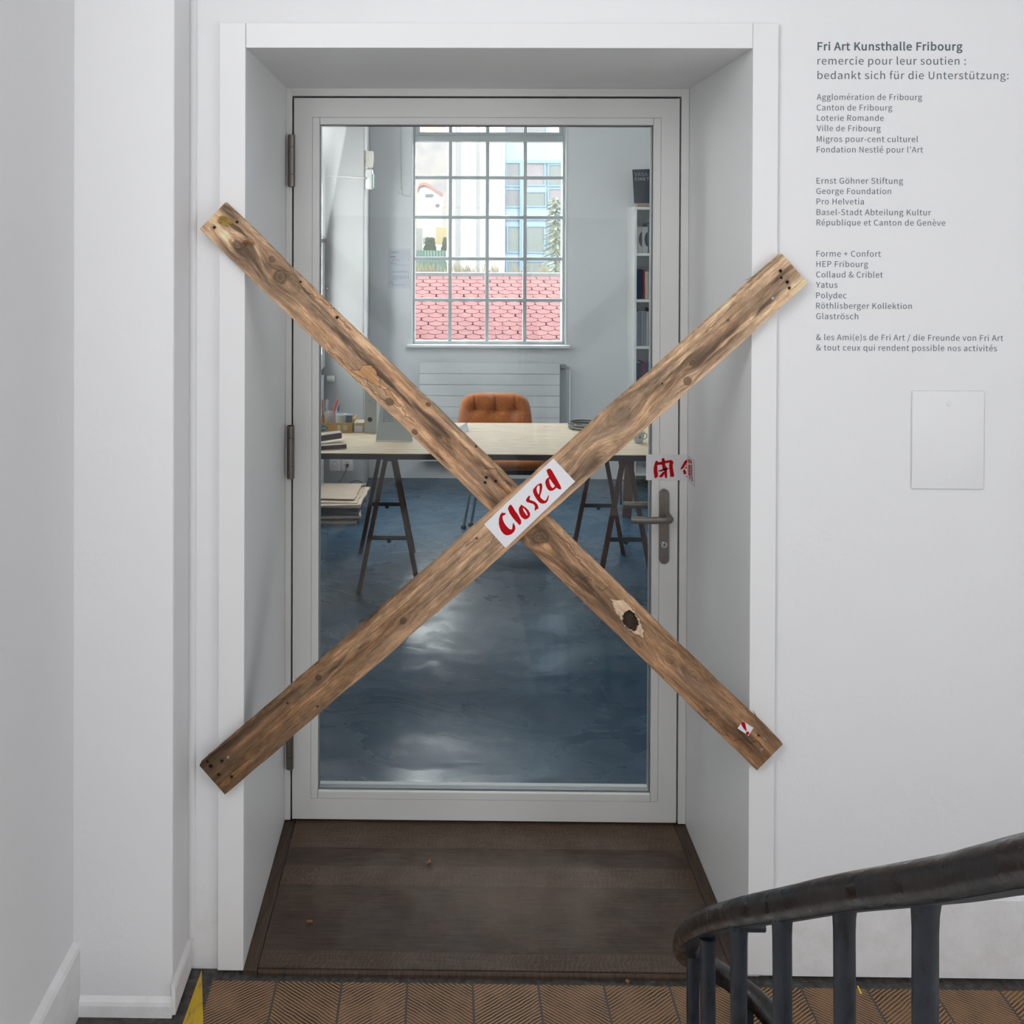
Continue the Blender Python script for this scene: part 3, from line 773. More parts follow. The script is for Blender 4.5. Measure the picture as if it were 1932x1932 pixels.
def plank(spec, seed, ca, cb, knots, holes, stains, cracks, depth, peel=(), rot=None, pit=None, light=(), top_strip=None):
    m0, d, L, w = spec
    nu, nv = 1350, 78
    nrm = (-d[1], d[0])
    u1, t1 = np.linspace(0, L, nu), np.linspace(-1, 1, nv)
    U, T = np.meshgrid(u1, t1, indexing='ij')
    edge = np.where(T > 0, (fbm(U * 9, U * 0 + 3, 4, seed) - 0.5) * 0.006, (fbm(U * 8, U * 0 + 9, 4, seed + 3) - 0.5) * 0.006) * np.abs(T) ** 3
    V = T * (w / 2) + edge * np.sign(T)
    g = V + 0.020 * (fbm(U * 2.1, V * 7, 3, seed + 11) - 0.5)
    for ku, kv, r in [(p_[0], p_[1], abs(p_[2])) for p_ in knots]:
        du, dv = U - ku, g - kv
        if r > 0.0045:
            g = kv + dv * (1 - 0.72 * np.exp(-(du / (3.4 * r)) ** 2 - (dv / (2.6 * r)) ** 2))
    s1 = fbm(U * 6.5, g * 120, 6, seed + 21, 0.62)
    s2 = fbm(U * 55, g * 800, 4, seed + 31)
    lo = fbm(U * 4.5, g * 34, 5, seed + 41, 0.6)
    bl = fbm(U * 30, V * 60, 4, seed + 51)
    ln = np.clip((fbm(U * 5.0, g * 260, 4, seed + 61) - 0.60) * 8, 0, 1)
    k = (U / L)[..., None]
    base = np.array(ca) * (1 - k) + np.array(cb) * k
    C = base * np.exp(1.5 * (s1 - 0.5) + 1.3 * (s2 - 0.5) + 1.5 * (lo - 0.5) + 0.7 * (bl - 0.5))[..., None]
    warm = np.clip((fbm(U * 5, g * 45, 3, seed + 71) - 0.5) * 3, 0, 1)[..., None]
    C = C * (1 - warm * np.array((-0.06, 0.06, 0.2)))
    grey = np.clip((fbm(U * 5.5, g * 62, 5, seed + 101, 0.62) - 0.50) * 4.2, 0, 1)[..., None]
    C = C * (1 - 0.55 * grey) + 0.55 * grey * (0.42 * base + 0.35 * base.mean(-1, keepdims=True) * np.array((0.40, 0.37, 0.33)) / 0.37) * np.exp(0.9 * (s2 - 0.5))[..., None]
    C = C * (1 - 0.30 * ln[..., None])
    Hh = (s1 - 0.5) * 0.0007 - ln * 0.0004
    dark = base * 0.20 + np.array((0.007, 0.006, 0.006))

    def blend(mask, colr):
        nonlocal C
        mk = np.clip(mask, 0, 1)[..., None]
        C = C * (1 - mk) + np.asarray(colr) * mk
    for su, sv, ru, rv in stains:
        m_ = 1.15 * np.exp(-((U - su) / ru) ** 2 - ((g - sv) / rv) ** 2) * np.clip((fbm(U * 16, g * 110, 4, seed + 81) - 0.28) * 2.6, 0, 1)
        blend(m_ * 1.0, dark)
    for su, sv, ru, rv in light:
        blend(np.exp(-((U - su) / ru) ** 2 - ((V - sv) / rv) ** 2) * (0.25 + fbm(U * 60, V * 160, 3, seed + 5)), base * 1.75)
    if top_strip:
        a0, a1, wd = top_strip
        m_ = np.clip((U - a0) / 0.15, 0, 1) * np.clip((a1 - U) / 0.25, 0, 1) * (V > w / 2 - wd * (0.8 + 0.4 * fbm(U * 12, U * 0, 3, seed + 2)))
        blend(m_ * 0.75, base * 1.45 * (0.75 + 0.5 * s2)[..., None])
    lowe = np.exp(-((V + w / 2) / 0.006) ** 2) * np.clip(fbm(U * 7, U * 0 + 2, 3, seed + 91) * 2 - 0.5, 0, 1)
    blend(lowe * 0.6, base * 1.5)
    for ku, kv, r in knots:
        soft = r < 0
        r = abs(r)
        rho = np.hypot((U - ku) / 1.12, V - kv) / r + (bl - 0.5) * 1.0
        ring = 0.5 + 0.5 * np.sin(rho * 11 + 3 * bl)
        blend(np.clip((1.1 - rho) * 4, 0, 1) * (0.05 if soft else 0.82), dark * (0.75 + 0.9 * ring[..., None]))
        blend(np.exp(-((rho - 1.05) / 0.16) ** 2) * (0.12 if soft else 0.5), base * 0.22)
        if r > 0.012:
            e_ = np.hypot((U - ku - 0.9 * r) / 2.0, V - kv) / r + (bl - 0.5) * 0.3
            blend(np.exp(-((e_ - 1.35) / 0.17) ** 2) * 0.36, base * 0.32)
            blend(np.exp(-((e_ - 1.8) / 0.14) ** 2) * 0.2, base * 0.36)
        Hh = Hh - 0.0012 * np.exp(-((rho - 1.0) / 0.2) ** 2)
    jit = (fbm(U * 150, V * 150, 3, seed + 15) - 0.5) * 0.006
    for poly in peel:
        m_ = in_poly(poly, U + jit, V + jit)
        tone = (0.62 + 0.8 * fbm(U * 40, g * 300, 3, seed + 8))[..., None]
        blend(m_ * 0.95, np.array((0.43, 0.225, 0.095)) * tone)
        blend(np.exp(-(line_dist(poly, U + jit, V + jit, True) / 0.0008) ** 2) * 0.8, base * 0.18)
        Hh = Hh - m_ * 0.0011
    if rot:
        m_ = in_poly(rot, U + jit, V + jit)
        tone = (0.55 + 0.9 * fbm(U * 70, V * 160, 4, seed + 8))[..., None]
        blend(m_ * 0.96, np.array((0.52, 0.36, 0.245)) * tone)
        blend(np.exp(-(line_dist(rot, U + jit, V + jit, True) / 0.0013) ** 2) * 0.6, base * 0.25)
        Hh = Hh - m_ * 0.0022 * (0.4 + fbm(U * 90, V * 120, 3, seed))
        p_ = in_poly(pit, U + 1.4 * jit, V + 1.4 * jit)
        blend(p_ * 0.97, np.array((0.016, 0.011, 0.008)) * (0.4 + 5.0 * np.clip(fbm(U * 160, V * 90, 3, seed + 4) - 0.52, 0, 1))[..., None] * 1.4)
        Hh = Hh - p_ * 0.009 * np.clip(line_dist(pit, U, V, True) / 0.006, 0.15, 1)
    for pts in cracks:
        dd = line_dist(pts, U, V + (fbm(U * 190, U * 0 + 4, 3, seed + 25) - 0.5) * 0.007)
        blend(np.exp(-(dd / 0.00095) ** 2) * 0.85, base * 0.14)
        Hh = Hh - 0.0006 * np.exp(-(dd / 0.0012) ** 2)
    for hu, hv, r in holes:
        rho = np.hypot(U - hu, V - hv) / r + (bl - 0.5) * 0.5
        blend(np.clip((1.05 - rho) * 5, 0, 1), (0.006, 0.005, 0.004))
        blend(np.exp(-((rho - 1.5) / 0.5) ** 2) * 0.4, base * 0.35)
        Hh = Hh - 0.005 * np.clip((1 - rho) * 3, 0, 1)
    C = C * 0.93 + 0.07 * C.mean(-1, keepdims=True)
    C = np.clip(C * 1.32, 0.002, 0.8)
    ta = np.abs(T)
    Hh = Hh - 0.0012 * np.clip((ta - 0.965) / 0.035, 0, 1) ** 2
    yf = depth(U / L) - Hh
    x = m0[0] + d[0] * U + nrm[0] * V
    z = m0[1] + d[1] * U + nrm[1] * V
    TH = 0.0215
    front = np.stack([x, yf, z], -1).reshape(-1, 3)
    back = []
    for j in (0, nv - 1):
        back.append(np.stack([x[:, j], depth(u1 / L) + TH, z[:, j]], -1))
    verts = np.concatenate([front] + back)
    cols = np.concatenate([C.reshape(-1, 3), C[:, 0] * 0.9, C[:, -1] * 1.1])
    i_, j_ = np.meshgrid(np.arange(nu - 1), np.arange(nv - 1), indexing='ij')
    a = (i_ * nv + j_).ravel()
    quads = np.stack([a, a + nv, a + nv + 1, a + 1], -1)
    n0 = nu * nv
    k_ = np.arange(nu - 1)
    lo_ = np.stack([k_ * nv, n0 + k_, n0 + k_ + 1, (k_ + 1) * nv], -1)
    up_ = np.stack([k_ * nv + nv - 1, (k_ + 1) * nv + nv - 1, n0 + nu + k_ + 1, n0 + nu + k_], -1)
    bk = np.stack([n0 + k_, n0 + nu + k_, n0 + nu + k_ + 1, n0 + k_ + 1], -1)
    faces = np.concatenate([quads, lo_, up_, bk]).tolist()
    faces.append([n0] + list(range(nv)) + [n0 + nu])
    faces.append([n0 + 2 * nu - 1] + [(nu - 1) * nv + j for j in range(nv - 1, -1, -1)] + [n0 + nu - 1])
    me = bpy.data.meshes.new('wooden_plank')
    loc = np.array([(verts[:, 0].min() + verts[:, 0].max()) / 2, depth(0.0) + TH, verts[:, 2].min()])
    me.from_pydata((verts - loc).tolist(), [], faces)
    ca_ = me.color_attributes.new('wood', 'FLOAT_COLOR', 'POINT')
    ca_.data.foreach_set('color', np.concatenate([cols, np.ones((len(cols), 1))], 1).astype(np.float32).ravel())
    bm = bmesh.new()
    bm.from_mesh(me)
    bmesh.ops.recalc_face_normals(bm, faces=bm.faces[:])
    bm.to_mesh(me)
    bm.free()
    me.materials.append(M['board'])
    o = bpy.data.objects.new('wooden_plank', me)
    o.location = loc
    put(o)

    def on_face(uu, vv):
        return (m0[0] + d[0] * uu + nrm[0] * vv, float(depth(uu / L)), m0[1] + d[1] * uu + nrm[1] * vv)
    return o, on_face


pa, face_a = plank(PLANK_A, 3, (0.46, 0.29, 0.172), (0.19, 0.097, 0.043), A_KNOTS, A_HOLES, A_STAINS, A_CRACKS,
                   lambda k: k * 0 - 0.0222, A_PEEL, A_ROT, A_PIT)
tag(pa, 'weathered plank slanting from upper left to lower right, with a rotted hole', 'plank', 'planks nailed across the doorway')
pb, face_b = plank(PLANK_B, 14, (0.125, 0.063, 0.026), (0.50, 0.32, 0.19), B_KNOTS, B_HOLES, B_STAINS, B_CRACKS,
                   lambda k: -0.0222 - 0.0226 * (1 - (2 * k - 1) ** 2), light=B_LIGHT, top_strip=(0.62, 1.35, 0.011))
tag(pb, 'weathered plank slanting from lower left to upper right, carrying the white Closed sign', 'plank', 'planks nailed across the doorway')
M['screw'] = pm('zinc_screw', (0.42, 0.44, 0.52), 0.35, 0.8)
for root, fc, lst in ((pa, face_a, A_SCREWS), (pb, face_b, B_SCREWS)):
    for su, sv in lst:
        p = fc(su, sv)
        MB().cyl((p[0], p[1] - 0.0002, p[2]), (p[0], p[1] - 0.0012, p[2]), 0.0034, 0.0028, 14).build('screw', M['screw'], root, smooth=40)
# splinters standing off the upper edges
M['splinter'] = pm('splinter', (0.20, 0.11, 0.055), 0.8, 0, 0.3, 40)
for du, dv0, l_, an in ((0.075, 0.5, 0.030, 0.35), (0.10, 0.5, 0.022, 0.2)):
    p = face_a(PLANK_A[2] - du, PLANK_A[3] * 0.47)
    q = face_a(PLANK_A[2] - du - l_, PLANK_A[3] * 0.47 + l_ * an)
    MB().cyl((p[0], p[1] + 0.006, p[2]), (q[0], q[1] + 0.004, q[2]), 0.0022, 0.0004, 6).build('splinter', M['splinter'], pa)
for u0, v0, u2, v2, ra in ((1.795, 0.045, 1.755, 0.056, 0.0014), (0.075, 0.045, 0.03, 0.050, 0.004)):
    p, q = face_b(u0, v0), face_b(u2, v2)
    MB().cyl((p[0], p[1] + 0.010, p[2]), (q[0], q[1] + 0.008, q[2]), ra, ra * 0.4, 6).build('splinter', M['splinter'], pb)

# ------------------------------------------------------------------ paper signs
yb = -0.0450
sign = MB().prism(SIGN_SHEET, yb - 0.0004, yb).build('paper_sign', M['paper'])
tag(sign, 'white paper sign lettered Closed in red where the planks cross', 'sign')
mb = MB()
for outer, hole in SIGN_LETTERS:
    mb.prism(outer, yb - 0.0008, yb - 0.0004, 'XZ', hole)
mb.build('lettering', M['red_ink'], sign)

st = MB().prism(STICKER, -0.0234, -0.0229).build('warning_sticker', M['paper'])
tag(st, 'small white sticker with a red exclamation mark near the lower plank end', 'sticker')
mb = MB().prism(STICKER_MARK, -0.0238, -0.0234)
mb.prism([(STICKER_DOT[0] + 0.0040 * math.cos(a), STICKER_DOT[1] + 0.0040 * math.sin(a)) for a in [math.pi * i / 10 for i in range(20)]], -0.0238, -0.0234)
mb.build('exclamation_mark', M['red_ink'], st)

M['tape'] = pm('thin_white_film', (0.84, 0.83, 0.85), 0.5, 0, 0.02, 20)
M['tape'].node_tree.nodes['Principled BSDF'].inputs['Alpha'].default_value = 0.75
z0, z1 = 1.0432, 1.1215
yd = D - 0.0006
mb = MB()
prof = [(0.4884, yd), (0.585, yd), (0.6128, yd), (0.6132, yd - 0.002), (0.6132, 0.520)]
pv = [(x_, y_, z_) for x_, y_ in prof for z_ in (z0, z1)]
pv += [(x_ - (0.0003 if i > 2 else 0), y_ - (0.0003 if i <= 2 else 0), z_) for i, (x_, y_) in enumerate(prof) for z_ in (z0, z1)]
fs = []
for i in range(4):
    fs += [(2 * i, 2 * i + 2, 2 * i + 3, 2 * i + 1), (10 + 2 * i, 11 + 2 * i, 13 + 2 * i, 12 + 2 * i)]
    fs += [(2 * i, 10 + 2 * i, 12 + 2 * i, 2 * i + 2), (2 * i + 1, 2 * i + 3, 13 + 2 * i, 11 + 2 * i)]
fs += [(0, 1, 11, 10), (8, 18, 19, 9)]
mb.add(pv, fs)
tp = mb.build('paper_strip', M['tape'])
tag(tp, 'white sealing strip with red brushed characters stuck above the door handle', 'sign')
mb = MB()
for p_ in TAPE_STROKES:
    mb.prism(p_, yd - 0.0008, yd - 0.0003)
for p_ in TAPE_STROKES_SIDE:
    mb.prism([(y_, z_) for y_, z_ in p_], 0.6124, 0.6129, 'YZ')
mb.build('lettering', M['red_ink'], tp)

# fallen leaves
M['leaf'] = pm('yellow_brown_leaf', (0.30, 0.19, 0.035), 0.55, 0, 0.35, 60)
M['leaf_brown'] = pm('brown_curled_leaf', (0.26, 0.125, 0.045), 0.65, 0, 0.4, 90)


def leaf(pts, y, mat, label, curl):
    cx_ = sum(p[0] for p in pts) / len(pts)
    cz_ = sum(p[1] for p in pts) / len(pts)
    v = [(cx_, y - 0.001, cz_)] + [(p[0], y - 0.0008 - curl * abs(math.sin(i * 0.9)), p[1]) for i, p in enumerate(pts)]
    n = len(v)
    v += [(p[0], p[1] + 0.0006, p[2]) for p in v]
    m_ = n - 1
    f = [(0, 1 + i, 1 + (i + 1) % m_) for i in range(m_)] + [(n, n + 1 + (i + 1) % m_, n + 1 + i) for i in range(m_)]
    f += [(1 + i, n + 1 + i, n + 1 + (i + 1) % m_, 1 + (i + 1) % m_) for i in range(m_)]
    o = MB().add(v, f).build('dry_leaf', mat)
    return tag(o, label, 'leaf')


leaf(LEAF, -0.0226, M['leaf'], 'yellow brown leaf stuck on the upper left plank end', 0.005)
leaf(LEAF_CURL, -0.0226, M['leaf_brown'], 'small crumpled brown leaf lower on the same slanting plank', 0.009)


def crumb(x, y, z, s_, label, seed):
    r = random.Random(seed)
    mb_ = MB()
    pts = []
    for i in range(9):
        a = 2 * math.pi * i / 9
        pts.append((x + s_ * math.cos(a) * r.uniform(0.5, 1.1), y + s_ * math.sin(a) * r.uniform(0.3, 0.8), z + 0.002 + s_ * r.uniform(0.1, 0.85)))
    c0 = (x, y, z + 0.0012)
    v = [c0] + pts
    n = len(v)
    v += [(p[0], p[1], max(z + 0.0003, p[2] - 0.0016)) for p in v]
    m_ = n - 1
    f = [(0, 1 + i, 1 + (i + 1) % m_) for i in range(m_)] + [(n, n + 1 + (i + 1) % m_, n + 1 + i) for i in range(m_)]
    f += [(1 + i, n + 1 + i, n + 1 + (i + 1) % m_, 1 + (i + 1) % m_) for i in range(m_)]
    o = mb_.add(v, f).build('dry_leaf', M['leaf_brown'])
    tag(o, label, 'leaf')


crumb(-0.163, 0.404, TZ, 0.013, 'crumpled brown leaf in the middle of the dark threshold', 4)
crumb(-0.470, 0.160, TZ, 0.010, 'tiny brown leaf scrap at the left of the threshold', 9)
crumb(0.321, -0.014, -0.02, 0.007, 'brown crumb in the joint before the threshold, left of the railing', 12)

# ------------------------------------------------------------------ lettering on the hall wall
FONT = None
try:
    FONT = bpy.data.fonts.load(os.path.join(bpy.utils.resource_path('LOCAL'), 'datafiles', 'fonts', 'Noto Sans CJK Regular.woff2'))
except Exception:
    FONT = None
WY = 0.015


def _glyphs(body, bold):
    cu = bpy.data.curves.new('tmp', 'FONT')
    cu.body = body
    if FONT:
        cu.font = FONT
    cu.offset = bold
    cu.space_character = 1.03
    cu.resolution_u = 4
    ob = bpy.data.objects.new('tmp', cu)
    COL.objects.link(ob)
    dg = bpy.context.evaluated_depsgraph_get()
    me = bpy.data.meshes.new_from_object(ob.evaluated_get(dg))
    a = np.array([v.co[:] for v in me.vertices])
    fs = [tuple(p.vertices) for p in me.polygons]
    bpy.data.objects.remove(ob)
    bpy.data.curves.remove(cu)
    bpy.data.meshes.remove(me)
    return a, fs


CAP = _glyphs('H', 0.0)[0][:, 1].max()


def text_mesh(body, x0, x1, z, cap, y, mat, name, parent=None, bold=0.0, th=0.0003):
    """one line of flat lettering from x0 to x1, baseline z, capital height cap, on the plane y"""
    a, fs = _glyphs(body, bold * CAP)
    sx = (x1 - x0) / (a[:, 0].max() - a[:, 0].min())
    sz = cap / CAP
    v = [(x0 + (p[0] - a[:, 0].min()) * sx, y - th, z + p[1] * sz) for p in a]
    return MB().add(v, fs).build(name, mat, parent)


lettering = thing('wall_lettering', (0.95, WY, 1.49), 'grey lines of thank-you lettering on the white wall right of the door', 'lettering')
LINES = [
    ("Fri Art Kunsthalle Fribourg", 125, 938, 134, 1), ("remercie pour leur soutien :", 125, 957, 214, 2), ("bedankt sich für die Unterstützung:", 125, 1196, 295, 2),
    ("Agglomération de Fribourg", 121, 712, 412, 0), ("Canton de Fribourg", 121, 545, 471, 0), ("Loterie Romande", 122, 497, 529, 0), ("Ville de Fribourg", 121, 480, 587, 0),
    ("Migros pour-cent culturel", 121, 689, 647, 0), ("Fondation Nestlé pour l'Art", 121, 718, 706, 0),
    ("Ernst Göhner Stiftung", 120, 606, 881, 0), ("George Foundation", 119, 539, 939, 0), ("Pro Helvetia", 120, 386, 997, 0), ("Basel-Stadt Abteilung Kultur", 120, 763, 1057, 0),
    ("République et Canton de Genève", 120, 843, 1115, 0),
    ("Forme + Confort", 119, 482, 1290, 0), ("HEP Fribourg", 119, 410, 1348, 0), ("Collaud & Criblet", 118, 493, 1407, 0), ("Yatus", 117, 238, 1465, 0), ("Polydec", 118, 289, 1524, 0),
    ("Röthlisberger Kollektion", 118, 656, 1582, 0), ("Glaströsch", 118, 355, 1641, 0),
    ("& les Ami(e)s de Fri Art / die Freunde von Fri Art", 118, 1169, 1759, 0), ("& tout ceux qui rendent possible nos activités", 118, 1133, 1817, 0)]
K_ = 0.348 / 813.0                         # metres per drawing unit of the layout above
for body, a, b_, y_, kind_ in LINES:
    xl = 0.7725 + (a - 121) * K_ + (y_ - 412) * 2.4e-6
    xr = xl + (b_ - a) * K_
    z_ = 2.109 - (y_ - 412) * 0.4313e-3 + 0.0
    text_mesh(body, xl, xr, z_, (0.0139, 0.0189, 0.0182)[kind_], WY - 0.0002, M['text_ink'], 'heading_line' if kind_ else 'name_line', lettering,
              (0.0, 0.030, 0.0)[kind_])

# blank cover plate
pl_ = MB().box(1.005, 1.179, WY - 0.0045, WY, 1.169, 1.407, 0.003, 3).build('cover_plate', M['wall'], smooth=40)
tag(pl_, 'blank white cover plate screwed to the wall below the lettering', 'cover plate')
for z_ in (1.376, 1.197):
    mb = MB().cyl((1.094, WY - 0.0045, z_), (1.094, WY - 0.0060, z_), 0.0072, 0.0064, 24).cyl((1.094, WY - 0.0060, z_), (1.094, WY - 0.0066, z_), 0.0040, 0.0036, 20)
    mb.build('screw', M['wall'], pl_, smooth=30)

# yellow hazard marking on the floor edge
t = NT('worn_yellow_paint')
c = t.coords((1, 0.25, 1))
t.set(**{'Base Color': t.ramp(t.noise(c, 90, 5, 0.7), [(0.36, (0.22, 0.17, 0.10)), (0.44, (0.52, 0.33, 0.012)), (0.7, (0.60, 0.39, 0.012))]), 'Roughness': 0.5})
M['yellow'] = t.m
hz = MB().prism([(-0.713, 0.009), (-0.7155, -0.16), (-0.706, -0.215), (-0.668, -0.215), (-0.6685, -0.154)], -0.0199, -0.0188, 'XY').build('hazard_marking', M['yellow'])
tag(hz, 'worn yellow triangle marking on the floor edge at the left', 'marking')

# ------------------------------------------------------------------ stair railing
t = NT('dark_handrail')
c = t.coords((1.6, 0.4, 0.4))
n1 = t.noise(c, 24, 6, 0.65)
t.set(**{'Base Color': t.ramp(n1, [(0.36, (0.004, 0.004, 0.005)), (0.54, (0.009, 0.006, 0.005)), (0.66, (0.022, 0.013, 0.009)), (0.76, (0.05, 0.04, 0.035))]),
         'Roughness': t.ramp(t.noise(c, 40, 4), [(0.35, 0.20), (0.7, 0.5)])})
t.bump(t.noise(c, 90, 4), 0.35, 0.003)
M['handrail'] = t.m
t = NT('chipped_blue_black_iron')
c = t.coords((1, 1, 0.45))
t.set(**{'Base Color': t.ramp(t.noise(c, 42, 6, 0.7), [(0.39, (0.002, 0.002, 0.002)), (0.44, (0.008, 0.011, 0.017)), (0.60, (0.013, 0.017, 0.025)), (0.70, (0.030, 0.033, 0.034))]),
         'Roughness': 0.42})
t.bump(t.noise(t.coords(), 60, 4), 0.35, 0.003)
M['iron'] = t.m
rail = thing('stair_railing', (0.4, -0.9, -0.9), 'dark iron stair railing curving round at the lower right', 'railing')
RP = [(0.350, -2.75, 2.16), (0.351, -2.25, 1.78), (0.352, -1.75, 1.395), (0.357, -1.581, 1.277), (0.362, -1.49, 1.209), (0.364, -1.411, 1.149), (0.361, -1.312, 1.076), (0.356, -1.172, 0.973), (0.344, -1.024, 0.859), (0.338, -0.844, 0.723), (0.345, -0.645, 0.570),
      (0.353, -0.486, 0.438), (0.360, -0.415, 0.372), (0.372, -0.355, 0.312), (0.398, -0.302, 0.252), (0.435, -0.270, 0.216), (0.473, -0.256, 0.188), (0.514, -0.256, 0.160), (0.552, -0.270, 0.136),
      (0.580, -0.298, 0.114), (0.630, -0.36, 0.06), (0.69, -0.50, -0.05), (0.70, -0.75, -0.24)]


def spline(P, n):
    P = [Vector(p) for p in P]
    out = []
    for i in range(len(P) - 1):
        a, b_, c_, d_ = P[max(i - 1, 0)], P[i], P[i + 1], P[min(i + 2, len(P) - 1)]
        for k in range(n):
            s = k / n
            out.append(0.5 * ((2 * b_) + (c_ - a) * s + (2 * a - 5 * b_ + 4 * c_ - d_) * s * s + (3 * b_ - a - 3 * c_ + d_) * s ** 3))
    return out + [P[-1]]


prof = []
for i in range(17):
    a = math.pi * i / 16
    prof.append((0.0235 * math.cos(a), 0.004 + 0.0175 * math.sin(a)))
prof += [(-0.0235, -0.006), (-0.0215, -0.012), (-0.016, -0.0165), (0.016, -0.0165), (0.0215, -0.012), (0.0235, -0.006)]
RS = spline(RP, 6)
MB().sweep(RS, prof).build('handrail', M['handrail'], rail, smooth=35)
mb = MB().sweep([p - Vector((0, 0, 0.0185)) for p in RS], [(0.013, 0.003), (-0.013, 0.003), (-0.013, -0.003), (0.013, -0.003)])
mb.build('rail_band', M['iron'], rail)
BAL = [((0.386, -0.366, 0.312), (0.391, -0.367, -0.64), 0), ((0.355, -0.586, 0.505), (0.366, -0.586, -0.40), 1), ((0.338, -0.825, 0.700), (0.345, -0.826, -0.25), 0), ((0.339, -1.014, 0.848), (0.352, -1.015, -0.13), 0),
       ((0.362, -1.163, 0.962), (0.374, -1.163, -0.01), 0), ((0.366, -1.352, 1.098), (0.372, -1.352, 0.10), 0), ((0.352, -1.72, 1.37), (0.352, -1.72, 0.26), 0), ((0.351, -2.05, 1.62), (0.351, -2.05, 0.26), 0), ((0.350, -2.45, 1.925), (0.350, -2.45, 0.26), 0), ((0.531, -0.262, 0.142), (0.531, -0.262, -0.64), 0)]
for (p, q, flat) in BAL:
    P = [Vector(p) + (Vector(q) - Vector(p)) * k for k in (0, 0.006, 0.02, 0.04, 0.3, 0.7, 1.0)]
    r_ = 0.0128
    pr = [(r_ * (1.0 if not flat else 1.0) * math.cos(a) * (1 + 0.12 * (flat and abs(math.sin(2 * a)))), r_ * math.sin(a) * (1 + 0.12 * (flat and abs(math.sin(2 * a))))) for a in [2 * math.pi * i / 20 for i in range(20)]]
    mb = MB().sweep(P, pr, up=(0, 1, 0), scale=[1.28, 1.2, 1.06, 1, 1, 1, 1])
    b_ = mb.build('baluster', M['iron'], rail, smooth=40)
    if flat:
        for k in (0.10, 0.30):
            w = Vector(p) + (Vector(q) - Vector(p)) * k
            MB().cyl((w.x, w.y - 0.0125, w.z), (w.x, w.y - 0.0136, w.z), 0.004, seg=10).build('rivet_hole', M['dark_gap'], b_)
MB().box(0.322, 0.378, -0.838, -0.812, 0.688, 0.699, 0.003).build('bracket', M['iron'], rail)
mb = MB().obox((0.3755, -1.1765, 0.862), (0.0022, 0, -0.0046), (0.0, 0.0003, 0), (0.0006, 0, 0.0004))
mb.build('paint_nick', pm('yellow_nick', (0.65, 0.55, 0.03), 0.6), rail)

# ------------------------------------------------------------------ office: desk top on trestles
t = NT('pine_board')
c = t.coords((1, 7, 7))
kn = t.noise(t.coords((2.2, 14, 6)), 3.2, 3, 0.5)
g_ = t.noise(c, 5, 6, 0.6, 0.4)
col = t.ramp(g_, [(0.3, (0.50, 0.40, 0.27)), (0.7, (0.66, 0.55, 0.40))])
col = t.mix(t.ramp(kn, [(0.63, 0.0), (0.70, 0.8)]), col, (0.24, 0.16, 0.09))
t.set(**{'Base Color': col, 'Roughness': 0.55})
M['pine'] = t.m
M['dark_edge'] = pm('dark_brown_edge', (0.060, 0.042, 0.048), 0.55, 0, 0.2, 12, 0.2, 80, (1, 1, 8))
M['trestle'] = pm('red_brown_trestle_wood', (0.115, 0.062, 0.050), 0.55, 0, 0.2, 8, 0.15, 90, (6, 6, 1))
M['bar_metal'] = pm('dark_bar_metal', (0.055, 0.070, 0.082), 0.55, 0.2)
DZ = 0.73
desk = MB().box(-0.93, 1.16, 2.402, 3.235, DZ - 0.003, DZ).build('desk_top', M['pine'])
tag(desk, 'long pale wooden desk top lying on dark trestles behind the glass', 'desk')
MB().box(-0.93, 1.1595, 2.4025, 3.2345, DZ - 0.030, DZ - 0.003).build('edge_board', M['dark_edge'], desk)


def trestle(name, tops, feet, label):
    """two A frames (near, far): top centre x, feet x pair, y, joined by a ridge beam"""
    r = thing(name, ((feet[0][0] + feet[0][1]) / 2, 2.85, 0), label, 'trestle', 'trestles under the desk top')
    ys = (2.53, 3.165)
    zt = DZ - 0.0305
    for (tx, (fl, fr), y) in zip(tops, feet, ys):
        for fx_, s in ((fl, -1), (fr, 1)):
            a = Vector((tx + s * 0.014, y + s * 0.012, zt - 0.02))
            b_ = Vector((fx_, y + s * 0.012, 0.0))
            dv = (a - b_).normalized()
            sd = Vector((0, 1, 0))
            w = dv.cross(sd).normalized()
            sl = 0.0115 / abs(dv.z) * 0.6
            mb_ = MB()
            hx = 0.0118
            v = []
            for (cx_, z_) in ((b_.x, 0.0), (a.x, zt)):
                v += [(cx_ - hx, y + s * 0.012 - 0.011, z_), (cx_ + hx, y + s * 0.012 - 0.011, z_), (cx_ + hx, y + s * 0.012 + 0.011, z_), (cx_ - hx, y + s * 0.012 + 0.011, z_)]
            mb_.add(v, [(0, 3, 2, 1), (4, 5, 6, 7), (0, 1, 5, 4), (1, 2, 6, 5), (2, 3, 7, 6), (3, 0, 4, 7)])
            mb_.build('leg', M['trestle'], r)
        zb = 0.277
        xl = fl + (tx - fl) * zb / zt
        xr = fr + (tx - fr) * zb / zt
        cb = MB().box(xl + 0.004, xr - 0.004, y - 0.003, y + 0.003, zb - 0.011, zb + 0.011).build('cross_bar', M['bar_metal'], r)
        MB().cyl(((xl + xr) / 2, y - 0.006, zb - 0.014), ((xl + xr) / 2, y + 0.006, zb - 0.014), 0.011, seg=16).build('hinge_boss', M['bar_metal'], cb, smooth=40)
    a, b_ = Vector((tops[0], ys[0] - 0.02, zt - 0.016)), Vector((tops[1], ys[1] + 0.02, zt - 0.016))
    MB().obox((a + b_) / 2, (0.012, 0, 0), (b_ - a) / 2, (0, 0, 0.016)).build('ridge_beam', M['trestle'], r)
    return r


